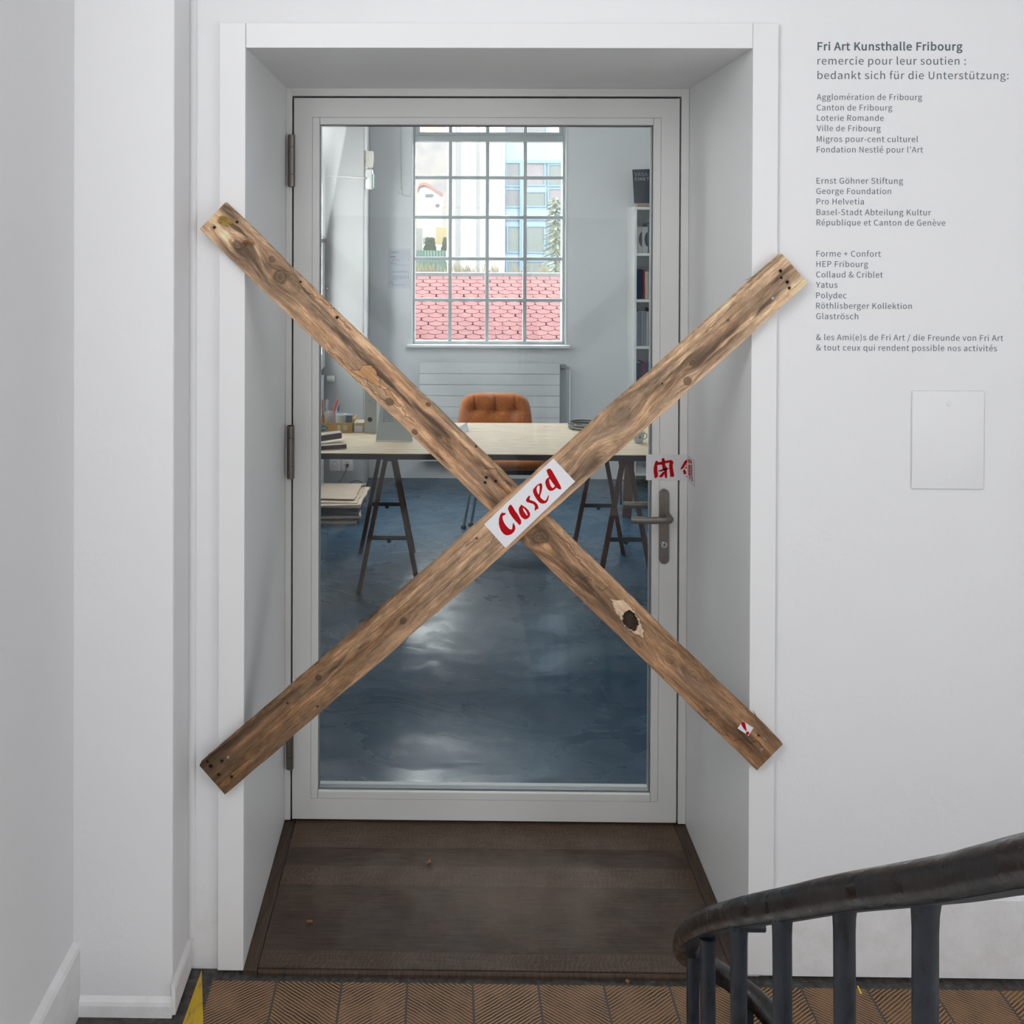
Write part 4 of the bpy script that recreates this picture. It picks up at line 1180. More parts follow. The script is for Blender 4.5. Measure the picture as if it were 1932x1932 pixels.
trestle('trestle', (-0.398, -0.447), ((-0.550, -0.246), (-0.594, -0.295)), 'red brown wooden trestle under the left end of the desk')
trestle('trestle', (0.792, 0.757), ((0.645, 0.937), (0.607, 0.898)), 'red brown wooden trestle under the right end of the desk')
mb = MB().obox((1.086, 3.97, 0.355), (0.030, 0.0, 0), (0.0, 0.0085, 0.002), (0.026, 0.04, 0.355))
ln_ = mb.build('leaning_board', M['trestle'])
tag(ln_, 'dark wooden board leaning behind the right trestle', 'board')

# ------------------------------------------------------------------ chair
t = NT('orange_upholstery')
c = t.coords()
t.set(**{'Base Color': t.ramp(t.noise(c, 90, 4), [(0.3, (0.36, 0.105, 0.026)), (0.7, (0.50, 0.165, 0.045))]), 'Roughness': 0.9, 'Sheen Weight': 0.4})
t.bump(t.noise(c, 420, 2), 0.3, 0.002)
M['orange'] = t.m
ch = thing('upholstered_chair', (0.2, 3.6, 0), 'orange buttoned upholstered chair pushed in behind the desk', 'chair')


def cushion(cx_, cz_, w, h, y0, th, buttons, name, parent, tilt=0.0, taper=0.0):
    nu, nv = 72, 56
    v, f = [], []
    for side in (0, 1):
        for i in range(nu):
            for j in range(nv):
                a, b2 = -1 + 2 * i / (nu - 1), -1 + 2 * j / (nv - 1)
                # squircle rounding of the outline
                k = (abs(a) ** 5 + abs(b2) ** 5) ** 0.2
                m_ = max(abs(a), abs(b2), 1e-6)
                px_, pz_ = a * (m_ / max(k, 1e-6)), b2 * (m_ / max(k, 1e-6))
                wx = w / 2 * (1 - taper * (b2 * 0.5 + 0.5))
                x, z = px_ * wx, pz_ * h / 2
                e_ = min(1, (1 - max(abs(a), abs(b2))) / 0.16)
                dome = math.sqrt(max(0.0, 1 - (1 - e_) ** 2))
                dp = 0.0
                if side == 0:
                    for bx, bz in buttons:
                        r2 = ((x - bx) ** 2 + (z - bz) ** 2)
                        dp += 0.028 * math.exp(-r2 / 0.0011)
                    for (bx, bz) in buttons:       # seams running up from the buttons
                        if z > bz:
                            dp += 0.010 * math.exp(-((x - bx) / 0.007) ** 2)
                    for q in range(len(buttons) - 1):
                        (x0, q0), (x1, q1) = buttons[q], buttons[q + 1]
                        dp += 0.006 * math.exp(-((z - q0) / 0.007) ** 2) * (1 if x0 <= x <= x1 else 0)
                y = y0 + (-th * dome + dp * dome if side == 0 else th * 0.55 * dome) + tilt * z
                v.append((cx_ + x, y, cz_ + z))
    n = nu * nv
    for i in range(nu - 1):
        for j in range(nv - 1):
            a = i * nv + j
            f.append((a, a + nv, a + nv + 1, a + 1))
            f.append((n + a, n + a + 1, n + a + nv + 1, n + a + nv))
    return MB().add(v, f).build(name, M['orange'], parent, smooth=60)


cushion(0.2, 0.615, 0.515, 0.40, 3.79, 0.045, [(-0.13, 0.095), (0.0, 0.09), (0.125, 0.095)], 'backrest', ch, 0.16, 0.16)
mb = MB()
nu = 40
v, f = [], []
for j, (kx, z) in enumerate(((0.0, 0.50), (0.80, 0.503), (0.95, 0.495), (1.0, 0.475), (1.0, 0.452), (0.95, 0.435), (0.80, 0.428), (0.0, 0.428))):
    for i in range(nu):
        a = 2 * math.pi * i / nu
        sq = (abs(math.cos(a)) ** 4 + abs(math.sin(a)) ** 4) ** -0.25
        v.append((0.27 + 0.245 * kx * sq * math.cos(a), 3.545 + 0.235 * kx * sq * math.sin(a), z + 0.010 * math.cos(a * 2) * (z > 0.47)))
for j in range(7):
    f += [(j * nu + i, j * nu + (i + 1) % nu, (j + 1) * nu + (i + 1) % nu, (j + 1) * nu + i) for i in range(nu)]
mb.add(v, f).build('seat', M['orange'], ch, smooth=60)
M['seat_shell'] = pm('dark_seat_shell', (0.018, 0.020, 0.026), 0.6)
MB().box(0.045, 0.495, 3.33, 3.77, 0.405, 0.43, 0.012).build('seat_shell', M['seat_shell'], ch, smooth=40)
M['tube'] = pm('grey_tube_steel', (0.22, 0.26, 0.29), 0.3, 0.7)
for (a, b_) in (((0.075, 3.62, 0.41), (0.0, 3.65, 0.0)), ((0.11, 3.66, 0.41), (0.048, 3.70, 0.0)), ((0.44, 3.50, 0.41), (0.52, 3.36, 0.0)), ((0.44, 3.70, 0.41), (0.53, 3.87, 0.0))):
    lg = MB().tube([a, b_], 0.0085, 12).build('leg', M['tube'], ch, smooth=40)
    MB().lathe((b_[0], b_[1], 0), [(0, 0), (0.017, 0.001), (0.017, 0.010), (0.011, 0.018), (0, 0.018)], 16).build('foot_cap', M['seat_shell'], lg, smooth=40)

# ------------------------------------------------------------------ radiators
rd = thing('radiator', (0.21, OY - 0.1, 0.1), 'white flat panel radiator under the back window, behind the orange chair', 'radiator')
mb = MB()
for i in range(9):
    z = 0.145 + i * 0.0815
    mb.box(-0.304, 0.735, OY - 0.085, OY - 0.060, z + 0.0012, z + 0.0803, 0.0012, 1)
mb.build('panel', M['white_metal'], rd)
MB().box(-0.300, 0.732, OY - 0.060, OY - 0.045, 0.15, 0.872).box(-0.28, -0.24, OY - 0.045, OY - 0.0013, 0.25, 0.8).box(0.67, 0.71, OY - 0.045, OY - 0.0013, 0.25, 0.8).build('back_plate', M['grey_metal'], rd)
M['rad_shadow'] = pm('radiator_shadow_grey', (0.34, 0.37, 0.39), 0.5)
MB().box(0.7365, 0.785, OY - 0.058, OY - 0.0013, 0.145, 0.862, 0.002).build('shadow_strip', M['rad_shadow'], rd)  # the radiator's shadow on the wall, built as a dark grey strip
vl = MB().cyl((0.742, OY - 0.075, 0.850), (0.772, OY - 0.075, 0.846), 0.014, 0.013, 18).cyl((0.772, OY - 0.075, 0.846), (0.805, OY - 0.075, 0.838), 0.009, 0.009, 14).build('valve', M['grey_metal'], rd, smooth=40)
M['white_pipe'] = pm('white_pipe', (0.75, 0.77, 0.77), 0.4)
MB().tube([(0.798, OY - 0.075, 0.838), (0.808, OY - 0.075, 0.832), (0.812, OY - 0.075, 0.815), (0.813, OY - 0.075, 0.5), (0.815, OY - 0.075, 0.0)], 0.0065, 12).build('pipe', M['white_pipe'], rd, smooth=40)

rd = thing('radiator', (-0.98, 3.7, 0.06), 'white panel radiator on the left wall, beside the desk', 'radiator')
mb = MB()
for i in range(9):
    z = 0.06 + i * 0.0875
    mb.box(-0.980, -0.955, 3.05, 4.375, z + 0.0012, z + 0.0863, 0.0012, 1)
mb.build('panel', M['white_metal'], rd)
MB().box(-1.0287, -0.980, 3.1, 4.30, 0.10, 0.80).build('back_plate', M['grey_metal'], rd)
vl = MB().cyl((-0.965, 4.405, 0.815), (-0.938, 4.405, 0.815), 0.011, seg=14).build('valve', M['grey_metal'], rd, smooth=40)
MB().cyl((-0.938, 4.405, 0.815), (-0.888, 4.405, 0.815), 0.0215, 0.0235, 24).build('thermostat_head', M['white_plastic'], vl, smooth=40)
MB().box(-0.96, -0.955, 4.376, 4.412, 0.81, 0.82).build('pipe', M['grey_metal'], rd)

# ------------------------------------------------------------------ bookcase with its books
M['case_white'] = pm('white_laminate', (0.74, 0.76, 0.75), 0.45, 0, 0.02)
M['case_back'] = pm('bookcase_back', (0.40, 0.43, 0.45), 0.6, 0, 0.03)
BX0, BX1, BF = 1.245, 2.045, 4.66
bc = thing('bookcase', (1.645, 4.79, 0), 'tall white bookcase against the back wall, right of the window', 'bookcase')
for x in (BX0, BX1 - 0.018):
    MB().box(x, x + 0.018, BF, OY - 0.002, 0, 2.035, 0.001, 1).build('side_panel', M['case_white'], bc)
SH = (0.09, 0.395, 0.682, 1.008, 1.345, 1.679, 2.012)
for z in SH:
    MB().box(BX0 + 0.0185, BX1 - 0.0185, BF + 0.002, OY - 0.01, z, z + 0.019).build('shelf', M['case_white'], bc)
MB().box(BX0 + 0.0185, BX1 - 0.0185, OY - 0.0095, OY - 0.004, 0.02, 2.03).build('back_panel', M['case_back'], bc)

BC = {k: pm('cloth_' + k, c_, 0.8, 0, 0.08, 30, **{'Specular IOR Level': 0.15}) for k, c_ in dict(navy=(0.018, 0.045, 0.10), red=(0.30, 0.03, 0.05), beige=(0.50, 0.46, 0.38), grey=(0.24, 0.28, 0.34), blue=(0.045, 0.10, 0.19),
      dark=(0.025, 0.035, 0.055), pale=(0.46, 0.47, 0.46), slate=(0.14, 0.18, 0.23)).items()}
M['pages'] = pm('page_block', (0.62, 0.60, 0.54), 0.8, 0, 0.05, 200, stretch=(1, 1, 30))


def book(x, w, z, h, colk, label, group, dp=0.16, lean=0.0, y=None):
    y0 = (BF + 0.045) if y is None else y
    mb_ = MB()
    mb_.box(x, x + w, y0, y0 + 0.004, z, z + h, 0.0012, 1)
    mb_.box(x, x + 0.0022, y0 + 0.002, y0 + dp, z, z + h).box(x + w - 0.0022, x + w, y0 + 0.002, y0 + dp, z, z + h)
    if lean:
        k = math.tan(lean)
        mb_.v = [(p[0] + (p[2] - z) * k, p[1], p[2]) for p in mb_.v]
    o = mb_.build('book', BC[colk])
    pg = MB().box(x + 0.0024, x + w - 0.0024, y0 + 0.0045, y0 + dp - 0.004, z + 0.004, z + h - 0.004)
    if lean:
        pg.v = [(p[0] + (p[2] - z) * k, p[1], p[2]) for p in pg.v]
    pg.build('page_block', M['pages'], o)
    return tag(o, label, 'book', group)


g5, g4, g3, g2 = ('books on the top shelf of the bookcase', 'books on the second shelf of the bookcase', 'journals on the third shelf of the bookcase', 'books on the fourth shelf of the bookcase')
z5, z4, z3, z2 = (s + 0.0192 for s in (1.679, 1.345, 1.008, 0.682))
# two pale magazine files with a round cut, then dark books
for i, x in enumerate((1.2655, 1.3075)):
    mb = MB()
    zc, n_ = z5 + 0.10, 14
    out = [(BF + 0.03, z5), (BF + 0.03, z5 + 0.19), (BF + 0.22, z5 + 0.19), (BF + 0.22, z5)]
    arc = [(x + 0.039, zc - 0.052)] + [(x + 0.039 - 0.022 * math.cos(a), zc + 0.052 * math.sin(a)) for a in [-math.pi / 2 + math.pi * k / n_ for k in range(1, n_)]] + [(x + 0.039, zc + 0.052)]
    poly = [(x, z5), (x + 0.039, z5)] + arc + [(x + 0.039, z5 + 0.19), (x, z5 + 0.19)]
    mb.prism(poly, BF + 0.03, BF + 0.033)
    mb.box(x, x + 0.002, BF + 0.033, BF + 0.22, z5, z5 + 0.19).box(x + 0.037, x + 0.039, BF + 0.07, BF + 0.22, z5, z5 + 0.19).box(x + 0.002, x + 0.037, BF + 0.033, BF + 0.22, z5, z5 + 0.003)
    o = mb.build('magazine_file', BC['pale'])
    MB().box(x + 0.004, x + 0.035, BF + 0.05, BF + 0.21, z5 + 0.004, z5 + 0.175).build('contents', BC['dark'], o)
    for k in (0.013, 0.026):
        MB().box(x + k, x + k + 0.0012, BF + 0.0292, BF + 0.0299, z5 + 0.002, z5 + 0.188).build('spine_crease', BC['grey'], o)
    tag(o, ('pale magazine file at the left end of the top shelf, round cut in it', 'second pale magazine file on the top shelf, beside the dark books')[i], 'magazine file', 'magazine files on the top shelf')
book(1.350, 0.018, z5, 0.215, 'slate', 'slate book leaning against the magazine files on the top shelf', g5, lean=-0.03)
book(1.370, 0.024, z5, 0.225, 'dark', 'dark blue book at the glass edge on the top shelf', g5)
book(1.397, 0.022, z5, 0.21, 'slate', 'grey book behind the door stile on the top shelf', g5)
book(1.268, 0.044, z4, 0.215, 'navy', 'thick navy book at the left end of the second shelf', g4)
book(1.314, 0.013, z4, 0.212, 'red', 'thin dark red book beside the navy one on the second shelf', g4)
book(1.330, 0.024, z4, 0.200, 'beige', 'beige book right after the thin dark red one', g4)
book(1.356, 0.016, z4, 0.203, 'beige', 'narrow beige book, second beige on the second shelf', g4)
book(1.374, 0.026, z4, 0.200, 'pale', 'pale book at the glass edge on the second shelf', g4)
for i, (w, h) in enumerate(((0.015, 0.245), (0.020, 0.255), (0.018, 0.252), (0.017, 0.250), (0.015, 0.247))):
    x = 1.268 + sum((0.016, 0.0215, 0.0195, 0.0185, 0.017)[:i])
    book(x, w, z3, h, ('grey', 'slate', 'grey', 'grey', 'pale')[i], ('leftmost', 'second', 'third', 'fourth', 'fifth')[i] + ' grey blue journal from the left on the third bookcase shelf', g3)
book(1.366, 0.03, z3, 0.27, 'dark', 'dark book after the grey journals on the third shelf', g3)
book(1.270, 0.046, z2, 0.20, 'navy', 'navy book at the left end of the fourth shelf', g2)
book(1.318, 0.016, z2, 0.205, 'red', 'red book between navy ones on the fourth shelf', g2)
book(1.336, 0.04, z2, 0.20, 'blue', 'blue book right of the red one on the fourth shelf', g2)

# dark art book standing on a small block on top of the bookcase
ZT = 2.035
o = MB().box(1.268, 1.43, BF + 0.02, BF + 0.085, ZT, ZT + 0.024, 0.002).build('wooden_block', pm('light_brown_block', (0.36, 0.25, 0.17), 0.6, 0, 0.15, 12, 0, 100, (1, 8, 8)))
tag(o, 'light brown wooden block under the dark book on top of the bookcase', 'block')
bk_ = MB()
bx0, bx1, bz0, bz1 = 1.246, 1.45, ZT + 0.0243, 2.306
v = [(bx0 + 0.008, BF + 0.045, bz0), (bx1, BF + 0.045, bz0), (bx1, BF + 0.075, bz1 + 0.006), (bx0, BF + 0.075, bz1)]
v += [(p[0], p[1] + 0.022, p[2]) for p in v]
bk_.add(v, [(0, 1, 2, 3), (7, 6, 5, 4), (0, 4, 5, 1), (1, 5, 6, 2), (2, 6, 7, 3), (3, 7, 4, 0)])
o = bk_.build('book', BC['dark'])
tag(o, 'dark art book standing upright on top of the bookcase', 'book')
sl = (0.03) / (bz1 - bz0)
for body, x0, x1, z_, cap, mk in (('VASA', 1.257, 1.352, 2.258, 0.026, 'grey'), ('CINETI', 1.259, 1.371, 2.226, 0.0215, 'pale')):
    q = text_mesh(body, x0, x1, z_, cap, 0.0, BC[mk], 'title', None)
    zz = z_
    q.location = (q.location.x, BF + 0.0437 + sl * (zz - bz0), q.location.z)
    q.rotation_euler = (-math.atan(sl), 0, 0)
    mw = q.location.copy() - Vector(o.location)
    q.parent = o
    q.location = mw

# ------------------------------------------------------------------ things on the desk
M['binder'] = pm('grey_binder_board', (0.44, 0.47, 0.46), 0.6, 0, 0.04, 20)
bd = MB().box(-0.556, -0.488, 2.905, 3.19, DZ, DZ + 0.32, 0.003).build('lever_arch_binder', M['binder'])
tag(bd, 'pale grey lever arch binder standing on the left of the desk', 'binder')
mb = MB().prism([(-0.525 + 0.0128 * math.cos(a), 0.805 + 0.0128 * math.sin(a)) for a in [math.pi * i / 14 for i in range(28)]], 2.9035, 2.9046)
mb.build('finger_hole', BC['dark'], bd)
text_mesh('DOC', -0.5325, -0.5175, 0.90, 0.012, 2.9046, BC['slate'], 'spine_label', bd)

sh = MB()
x0, x1 = -0.479, -0.287
v = [(x0, 2.705, DZ + 0.0005), (x1, 2.690, DZ + 0.0005), (x1 - 0.005, 2.815, DZ + 0.262), (x0 + 0.026, 2.830, DZ + 0.262)]
v += [(p[0], p[1] + 0.004, p[2]) for p in v]
sh.add(v, [(0, 1, 2, 3), (7, 6, 5, 4), (0, 4, 5, 1), (1, 5, 6, 2), (2, 6, 7, 3), (3, 7, 4, 0)])
o = sh.build('printed_board', M['binder'])
tag(o, 'grey printed board tilted back on the desk, before the binder', 'board')
mb = MB()
r = random.Random(3)
for i in range(11):
    z_ = DZ + 0.155 - i * 0.0062
    k = (z_ - DZ) / 0.262
    y_ = 2.7025 + 0.125 * k - 0.0035
    a0 = x0 + 0.026 * k + 0.022
    xx = a0
    while xx < a0 + 0.095:
        w_ = r.uniform(0.006, 0.018)
        mb.add([(xx, y_ - 0.0006, z_), (xx + w_, y_ - 0.0014, z_), (xx + w_, y_ - 0.0006, z_ + 0.0022), (xx, y_ + 0.0002, z_ + 0.0022)], [(0, 1, 2, 3)])
        xx += w_ + 0.003
mb.build('print_lines', BC['slate'], o)
M['wood_pale'] = pm('pale_edge', (0.70, 0.64, 0.54), 0.6)
MB().box(x0 + 0.001, x1 - 0.001, 2.692, 2.703, DZ + 0.0002, DZ + 0.004).build('front_lip', M['wood_pale'], o)

M['ochre'] = pm('ochre_cardboard', (0.42, 0.25, 0.05), 0.65, 0, 0.08, 30)
tr_ = MB()
tx0, tx1, ty0, ty1, tz = -0.82, -0.622, 2.912, 3.16, DZ + 0.055
tr_.box(tx0, tx1, ty0, ty0 + 0.003, DZ, tz).box(tx0, tx1, ty1 - 0.003, ty1, DZ, tz).box(tx0, tx0 + 0.003, ty0 + 0.003, ty1 - 0.003, DZ, tz).box(tx1 - 0.003, tx1, ty0 + 0.003, ty1 - 0.003, DZ, tz).box(tx0 + 0.003, tx1 - 0.003, ty0 + 0.003, ty1 - 0.003, DZ, DZ + 0.003)
o = tr_.build('cardboard_tray', M['ochre'])
tag(o, 'ochre cardboard tray with a blue oval, holding pens on the desk', 'tray')
M['logo_blue'] = pm('print_blue', (0.02, 0.12, 0.22), 0.5)
MB().prism([(-0.795 + 0.043 * math.cos(a), 0.755 + 0.0165 * math.sin(a)) for a in [math.pi * i / 18 for i in range(36)]], ty0 - 0.0006, ty0 - 0.0001).build('oval_mark', M['logo_blue'], o)
M['logo_light'] = pm('print_light', (0.28, 0.36, 0.38), 0.5)
for k in range(4):
    MB().box(-0.822 + k * 0.013 + 0.012, -0.822 + k * 0.013 + 0.021, ty0 - 0.0011, ty0 - 0.0007, 0.749, 0.761).build('oval_letter', M['logo_light'], o)
for a, b_ in ((-0.702, -0.686), (-0.670, -0.647)):
    MB().box(a, b_, ty0 - 0.0006, ty0 - 0.0001, 0.746, 0.772).build('label', BC['beige'], o)

M['clear'] = pm('clear_plastic', (0.62, 0.64, 0.66), 0.25)
M['clear'].node_tree.nodes['Principled BSDF'].inputs['Alpha'].default_value = 0.45
cup_ = MB().lathe((-0.745, 3.01, DZ + 0.0035), [(0.0, 0), (0.034, 0), (0.040, 0.095), (0.038, 0.095), (0.0325, 0.003), (0, 0.003)], 24).build('pen_cup', M['clear'], smooth=40)
tag(cup_, 'clear plastic pen cup in the ochre tray', 'cup')
M['red_plastic'] = pm('red_plastic', (0.55, 0.05, 0.05), 0.35)
mb = MB().tube([(-0.739, 3.005, 0.800), (-0.712, 3.005, 0.897)], 0.0058, 12).tube([(-0.751, 3.0, 0.742), (-0.755, 3.0, 0.79), (-0.739, 3.002, 0.802), (-0.722, 3.002, 0.786), (-0.724, 3.002, 0.742)], 0.0052, 10)
tag(mb.build('cutter', M['red_plastic'], smooth=50), 'red handled tool standing in the clear pen cup', 'tool')
M['blue_plastic'] = pm('blue_pen_plastic', (0.015, 0.05, 0.22), 0.35)
p_ = MB().cyl((-0.727, 3.025, 0.742), (-0.708, 3.030, 0.848), 0.0046).cyl((-0.708, 3.030, 0.848), (-0.7035, 3.031, 0.866), 0.0046, 0.001).build('pen', M['blue_plastic'], smooth=40)
tag(p_, 'blue pen standing in the clear pen cup', 'pen')
M['orange_pencil'] = pm('orange_pencil', (0.34, 0.10, 0.03), 0.5)
p_ = MB().cyl((-0.790, 3.0, 0.742), (-0.797, 3.005, 0.893), 0.0038).build('pencil', M['orange_pencil'], smooth=40)
tag(p_, 'orange brown pencil at the left in the tray', 'pencil')
o = MB().box(-0.781, -0.766, 3.02, 3.023, 0.742, 0.893).build('plastic_ruler', M['clear'])
tag(o, 'clear plastic ruler standing in the tray beside the pencil', 'ruler')
M['tape_roll'] = pm('tape_roll', (0.50, 0.54, 0.56), 0.4)
o = MB().lathe((-0.688, 2.975, DZ + 0.0035), [(0.030, 0), (0.030, 0.088), (0.0225, 0.088), (0.0225, 0), (0.030, 0)], 28).build('tape_roll', M['tape_roll'], smooth=40)
tag(o, 'tall white roll of adhesive tape in the ochre tray', 'tape')
o = MB().prism([(-0.667, DZ + 0.004), (-0.634, DZ + 0.004), (-0.627, DZ + 0.087), (-0.660, DZ + 0.087)], 2.96, 3.02).build('tape_dispenser', BC['slate'])
tag(o, 'dark slate box with a bright metal edge at the right of the tray', 'box')
MB().prism([(-0.6336, DZ + 0.004), (-0.6315, DZ + 0.004), (-0.6235, DZ + 0.090), (-0.6267, DZ + 0.090)], 2.958, 3.022).build('metal_edge', M['chrome'], o)

M['tan'] = pm('tan_card', (0.52, 0.41, 0.30), 0.65, 0, 0.06, 30)
o = MB().box(-0.614, -0.5595, 2.925, 3.02, DZ, DZ + 0.054, 0.001, 1).build('small_box', M['tan'])
tag(o, 'small tan box with a white label between the tray and binder', 'box')
MB().box(-0.610, -0.568, 2.9242, 2.9249, DZ + 0.004, DZ + 0.036).build('label', M['paper'], o)

M['offcut'] = pm('dark_offcut', (0.050, 0.036, 0.042), 0.6, 0, 0.2, 14)
M['offcut_top'] = pm('offcut_top', (0.34, 0.28, 0.21), 0.6, 0, 0.1, 14)


def offcut(pts, z0_, h, label):
    o_ = MB().prism(pts, z0_, z0_ + h - 0.0012, 'XY').build('wood_offcut', M['offcut'])
    tag(o_, label, 'wood offcut', 'wood offcuts on the desk')
    MB().prism(pts, z0_ + h - 0.0012, z0_ + h, 'XY').build('pale_top', M['offcut_top'], o_)


offcut([(-0.90, 2.41), (-0.613, 2.515), (-0.620, 2.545), (-0.91, 2.46)], DZ, 0.021, 'dark wood offcut lying flat at the front left of the desk')
offcut([(-0.88, 2.47), (-0.652, 2.660), (-0.668, 2.715), (-0.90, 2.56)], DZ + 0.0212, 0.030, 'dark wood offcut set askew on top of the flat one')

M['wire'] = pm('black_grey_cable', (0.045, 0.060, 0.068), 0.4)
pts = []
for i in range(220):
    a = i / 220 * 2 * math.pi * 5.6
    rr = 0.094 + 0.006 * math.sin(a * 0.37) + 0.003 * math.sin(a * 1.7)
    pts.append((0.672 + rr * math.cos(a + 2.9), 3.09 + rr * math.sin(a + 2.9), DZ + 0.0035 + 0.0054 * (i / 220 * 5.6) + 0.0015 * math.sin(a * 0.6 + 1)))
o = MB().tube(pts, 0.0030, 8).build('cable_coil', M['wire'], smooth=60)
tag(o, 'coil of dark cable lying at the right back of the desk', 'cable')

M['mug'] = pm('white_porcelain', (0.50, 0.54, 0.53), 0.25, 0, 0.02)
CX, CY = 0.887, 2.70
cu_ = MB().lathe((CX, CY, DZ), [(0, 0.0), (0.019, 0.0), (0.021, 0.003), (0.0265, 0.022), (0.0305, 0.045), (0.0315, 0.058), (0.0298, 0.058), (0.0285, 0.045), (0.024, 0.02), (0.015, 0.005), (0, 0.004)], 32)
cu_ = cu_.build('espresso_cup', M['mug'], smooth=50)
tag(cu_, 'small white espresso cup near the right end of the desk', 'cup')
MB().tube([(CX + 0.028, CY, DZ + 0.047), (CX + 0.038, CY, DZ + 0.050), (CX + 0.044, CY, DZ + 0.041), (CX + 0.042, CY, DZ + 0.029), (CX + 0.034, CY, DZ + 0.020), (CX + 0.024, CY, DZ + 0.018)], 0.0032, 10).build('handle', M['mug'], cu_, smooth=60)
MB().prism([(CX - 0.003, DZ + 0.030), (CX + 0.002, DZ + 0.027), (CX + 0.006, DZ + 0.034), (CX, DZ + 0.041)], CY - 0.0305, CY - 0.0275).build('emblem', M['logo_blue'], cu_)

M['film'] = pm('clear_card', (0.62, 0.66, 0.70), 0.3)
o = MB().add([(-0.06, 2.98, DZ + 0.0003), (0.012, 2.95, DZ + 0.0003), (0.012, 3.03, DZ + 0.0003), (-0.06, 3.06, DZ + 0.0003), (0.0, 3.0, DZ + 0.044), (0.004, 3.01, DZ + 0.044)],
             [(0, 1, 4), (1, 2, 5, 4), (2, 3, 5), (3, 0, 4, 5), (3, 2, 1, 0)]).build('folded_card', M['film'])
tag(o, 'small folded translucent card on the desk before the chair', 'card')

# ------------------------------------------------------------------ office wall and floor things
PY = 4.44
outs = []
for i, (a, b_) in enumerate(((-0.9245, -0.8445), (-0.8405, -0.7575))):
    o = MB().box(a, b_, PY - 0.010, PY, 0.166, 0.255, 0.003).build('wall_outlet', M['white_plastic'], smooth=40)
    tag(o, ('white wall socket with empty pin holes, left of the pair under the desk', 'white wall socket with a dark plug in it, right of the pair under the desk')[i], 'socket', 'wall sockets on the pier')
    cx_, cz_ = (a + b_) / 2, 0.212
    mb = MB()
    for dx, dz in ((-0.019, 0), (0.019, 0), (0, -0.006), (-0.01, 0.014), (0.01, 0.014), (0, 0.020), (-0.01, -0.018), (0.01, -0.018)):
        mb.cyl((cx_ + dx, PY - 0.0100, cz_ + dz), (cx_ + dx, PY - 0.0106, cz_ + dz), 0.0028, seg=10)
    mb.build('pin_holes', M['dark_gap'], o)
pc = [(-0.799, PY - 0.035, 0.205), (-0.806, PY - 0.07, 0.175), (-0.83, PY - 0.085, 0.13), (-0.865, PY - 0.09, 0.09), (-0.895, PY - 0.10, 0.03), (-0.915, PY - 0.12, 0.005), (-0.93, PY - 0.16, 0.005)]
o = MB().tube(spline(pc, 6), 0.0034, 8).build('power_cable', M['wire'], smooth=60)
tag(o, 'dark power cable hanging from the right socket to the floor', 'cable')
MB().cyl((-0.799, PY - 0.0107, 0.208), (-0.799, PY - 0.040, 0.203), 0.0125, 0.008, 14).build('plug', M['wire'], o, smooth=40)
pc = [(-0.90, PY - 0.055, 0.006), (-0.845, PY - 0.05, 0.03), (-0.79, PY - 0.07, 0.085), (-0.735, PY - 0.06, 0.112), (-0.69, PY - 0.06, 0.098), (-0.665, PY - 0.08, 0.05), (-0.658, PY - 0.14, 0.004)]
o = MB().tube(spline(pc, 6), 0.0034, 8).build('power_cable', M['wire'], smooth=60)
tag(o, 'dark cable arching over the floor at the pier corner', 'cable')
r = random.Random(11)
pc = [(-0.90 + 0.19 * k / 13 + r.uniform(-0.05, 0.05), PY - 0.145 + r.uniform(-0.03, 0.05), 0.005 + abs(math.sin(k * 1.7)) * 0.028) for k in range(14)]
o = MB().tube(spline(pc, 5), 0.0036, 8).build('cable_tangle', M['wire'], smooth=60)
tag(o, 'tangle of dark cables on the floor behind the cardboard pile', 'cable')

# pile of flattened cartons
M['card'] = pm('grey_brown_cardboard', (0.56, 0.45, 0.35), 0.75, 0, 0.06, 18, 0.1, 60)
M['card_dark'] = pm('dark_carton', (0.06, 0.065, 0.08), 0.7, 0, 0.1, 18)
r = random.Random(5)
z = 0.0
spec = [(0.020, 0, -0.668, 3.715, 0.02), (0.012, 1, -0.660, 3.72, 0.01), (0.014, 0, -0.640, 3.74, -0.10), (0.010, 1, -0.655, 3.73, 0.0), (0.018, 1, -0.665, 3.74, 0.03), (0.020, 1, -0.660, 3.75, -0.02),
        (0.012, 0, -0.650, 3.735, 0.05), (0.010, 0, -0.645, 3.74, -0.12), (0.007, 0, -0.668, 3.755, 0.03), (0.006, 0, -0.690, 3.83, 0.05)]
names = ['lowest flattened carton, on the blue floor under the desk', 'dark flattened carton lying second from the floor in the pile', 'flattened carton turned outwards low in the pile', 'thin dark carton just above the turned one',
         'thick dark carton in the middle of the pile', 'crumpled dark carton right under the upper pale ones', 'pale carton resting on the dark ones', 'pale carton turned outwards near the top of the pile',
         'wide pale carton second from the top of the pile', 'topmost pale carton lying on the floor pile']
for (h, dk, xr, yf, an), lb in zip(spec, names):
    W, Dp = 0.36, 0.50
    if yf > 3.8:
        W, Dp = 0.34, 0.36
    ca_, sa_ = math.cos(an), math.sin(an)
    base = []
    n_ = 10
    for k in range(n_ + 1):
        base.append((-W + W * k / n_, r.uniform(0, 0.010)))
    for k in range(1, n_ + 1):
        base.append((r.uniform(-0.008, 0.004), Dp * k / n_))
    base += [(-W, Dp)]
    poly = [(xr + ca_ * p[0] - sa_ * p[1] * (-1), yf - sa_ * p[0] + ca_ * p[1]) for p in base]
    poly = [(min(max(p[0], -0.949), -0.60), p[1]) for p in poly]
    o = MB().prism(poly, z, z + h - 0.0004, 'XY').build('flat_carton', M['card_dark'] if dk else M['card'])
    tag(o, lb, 'carton', 'flattened cartons piled under the desk')
    z += h

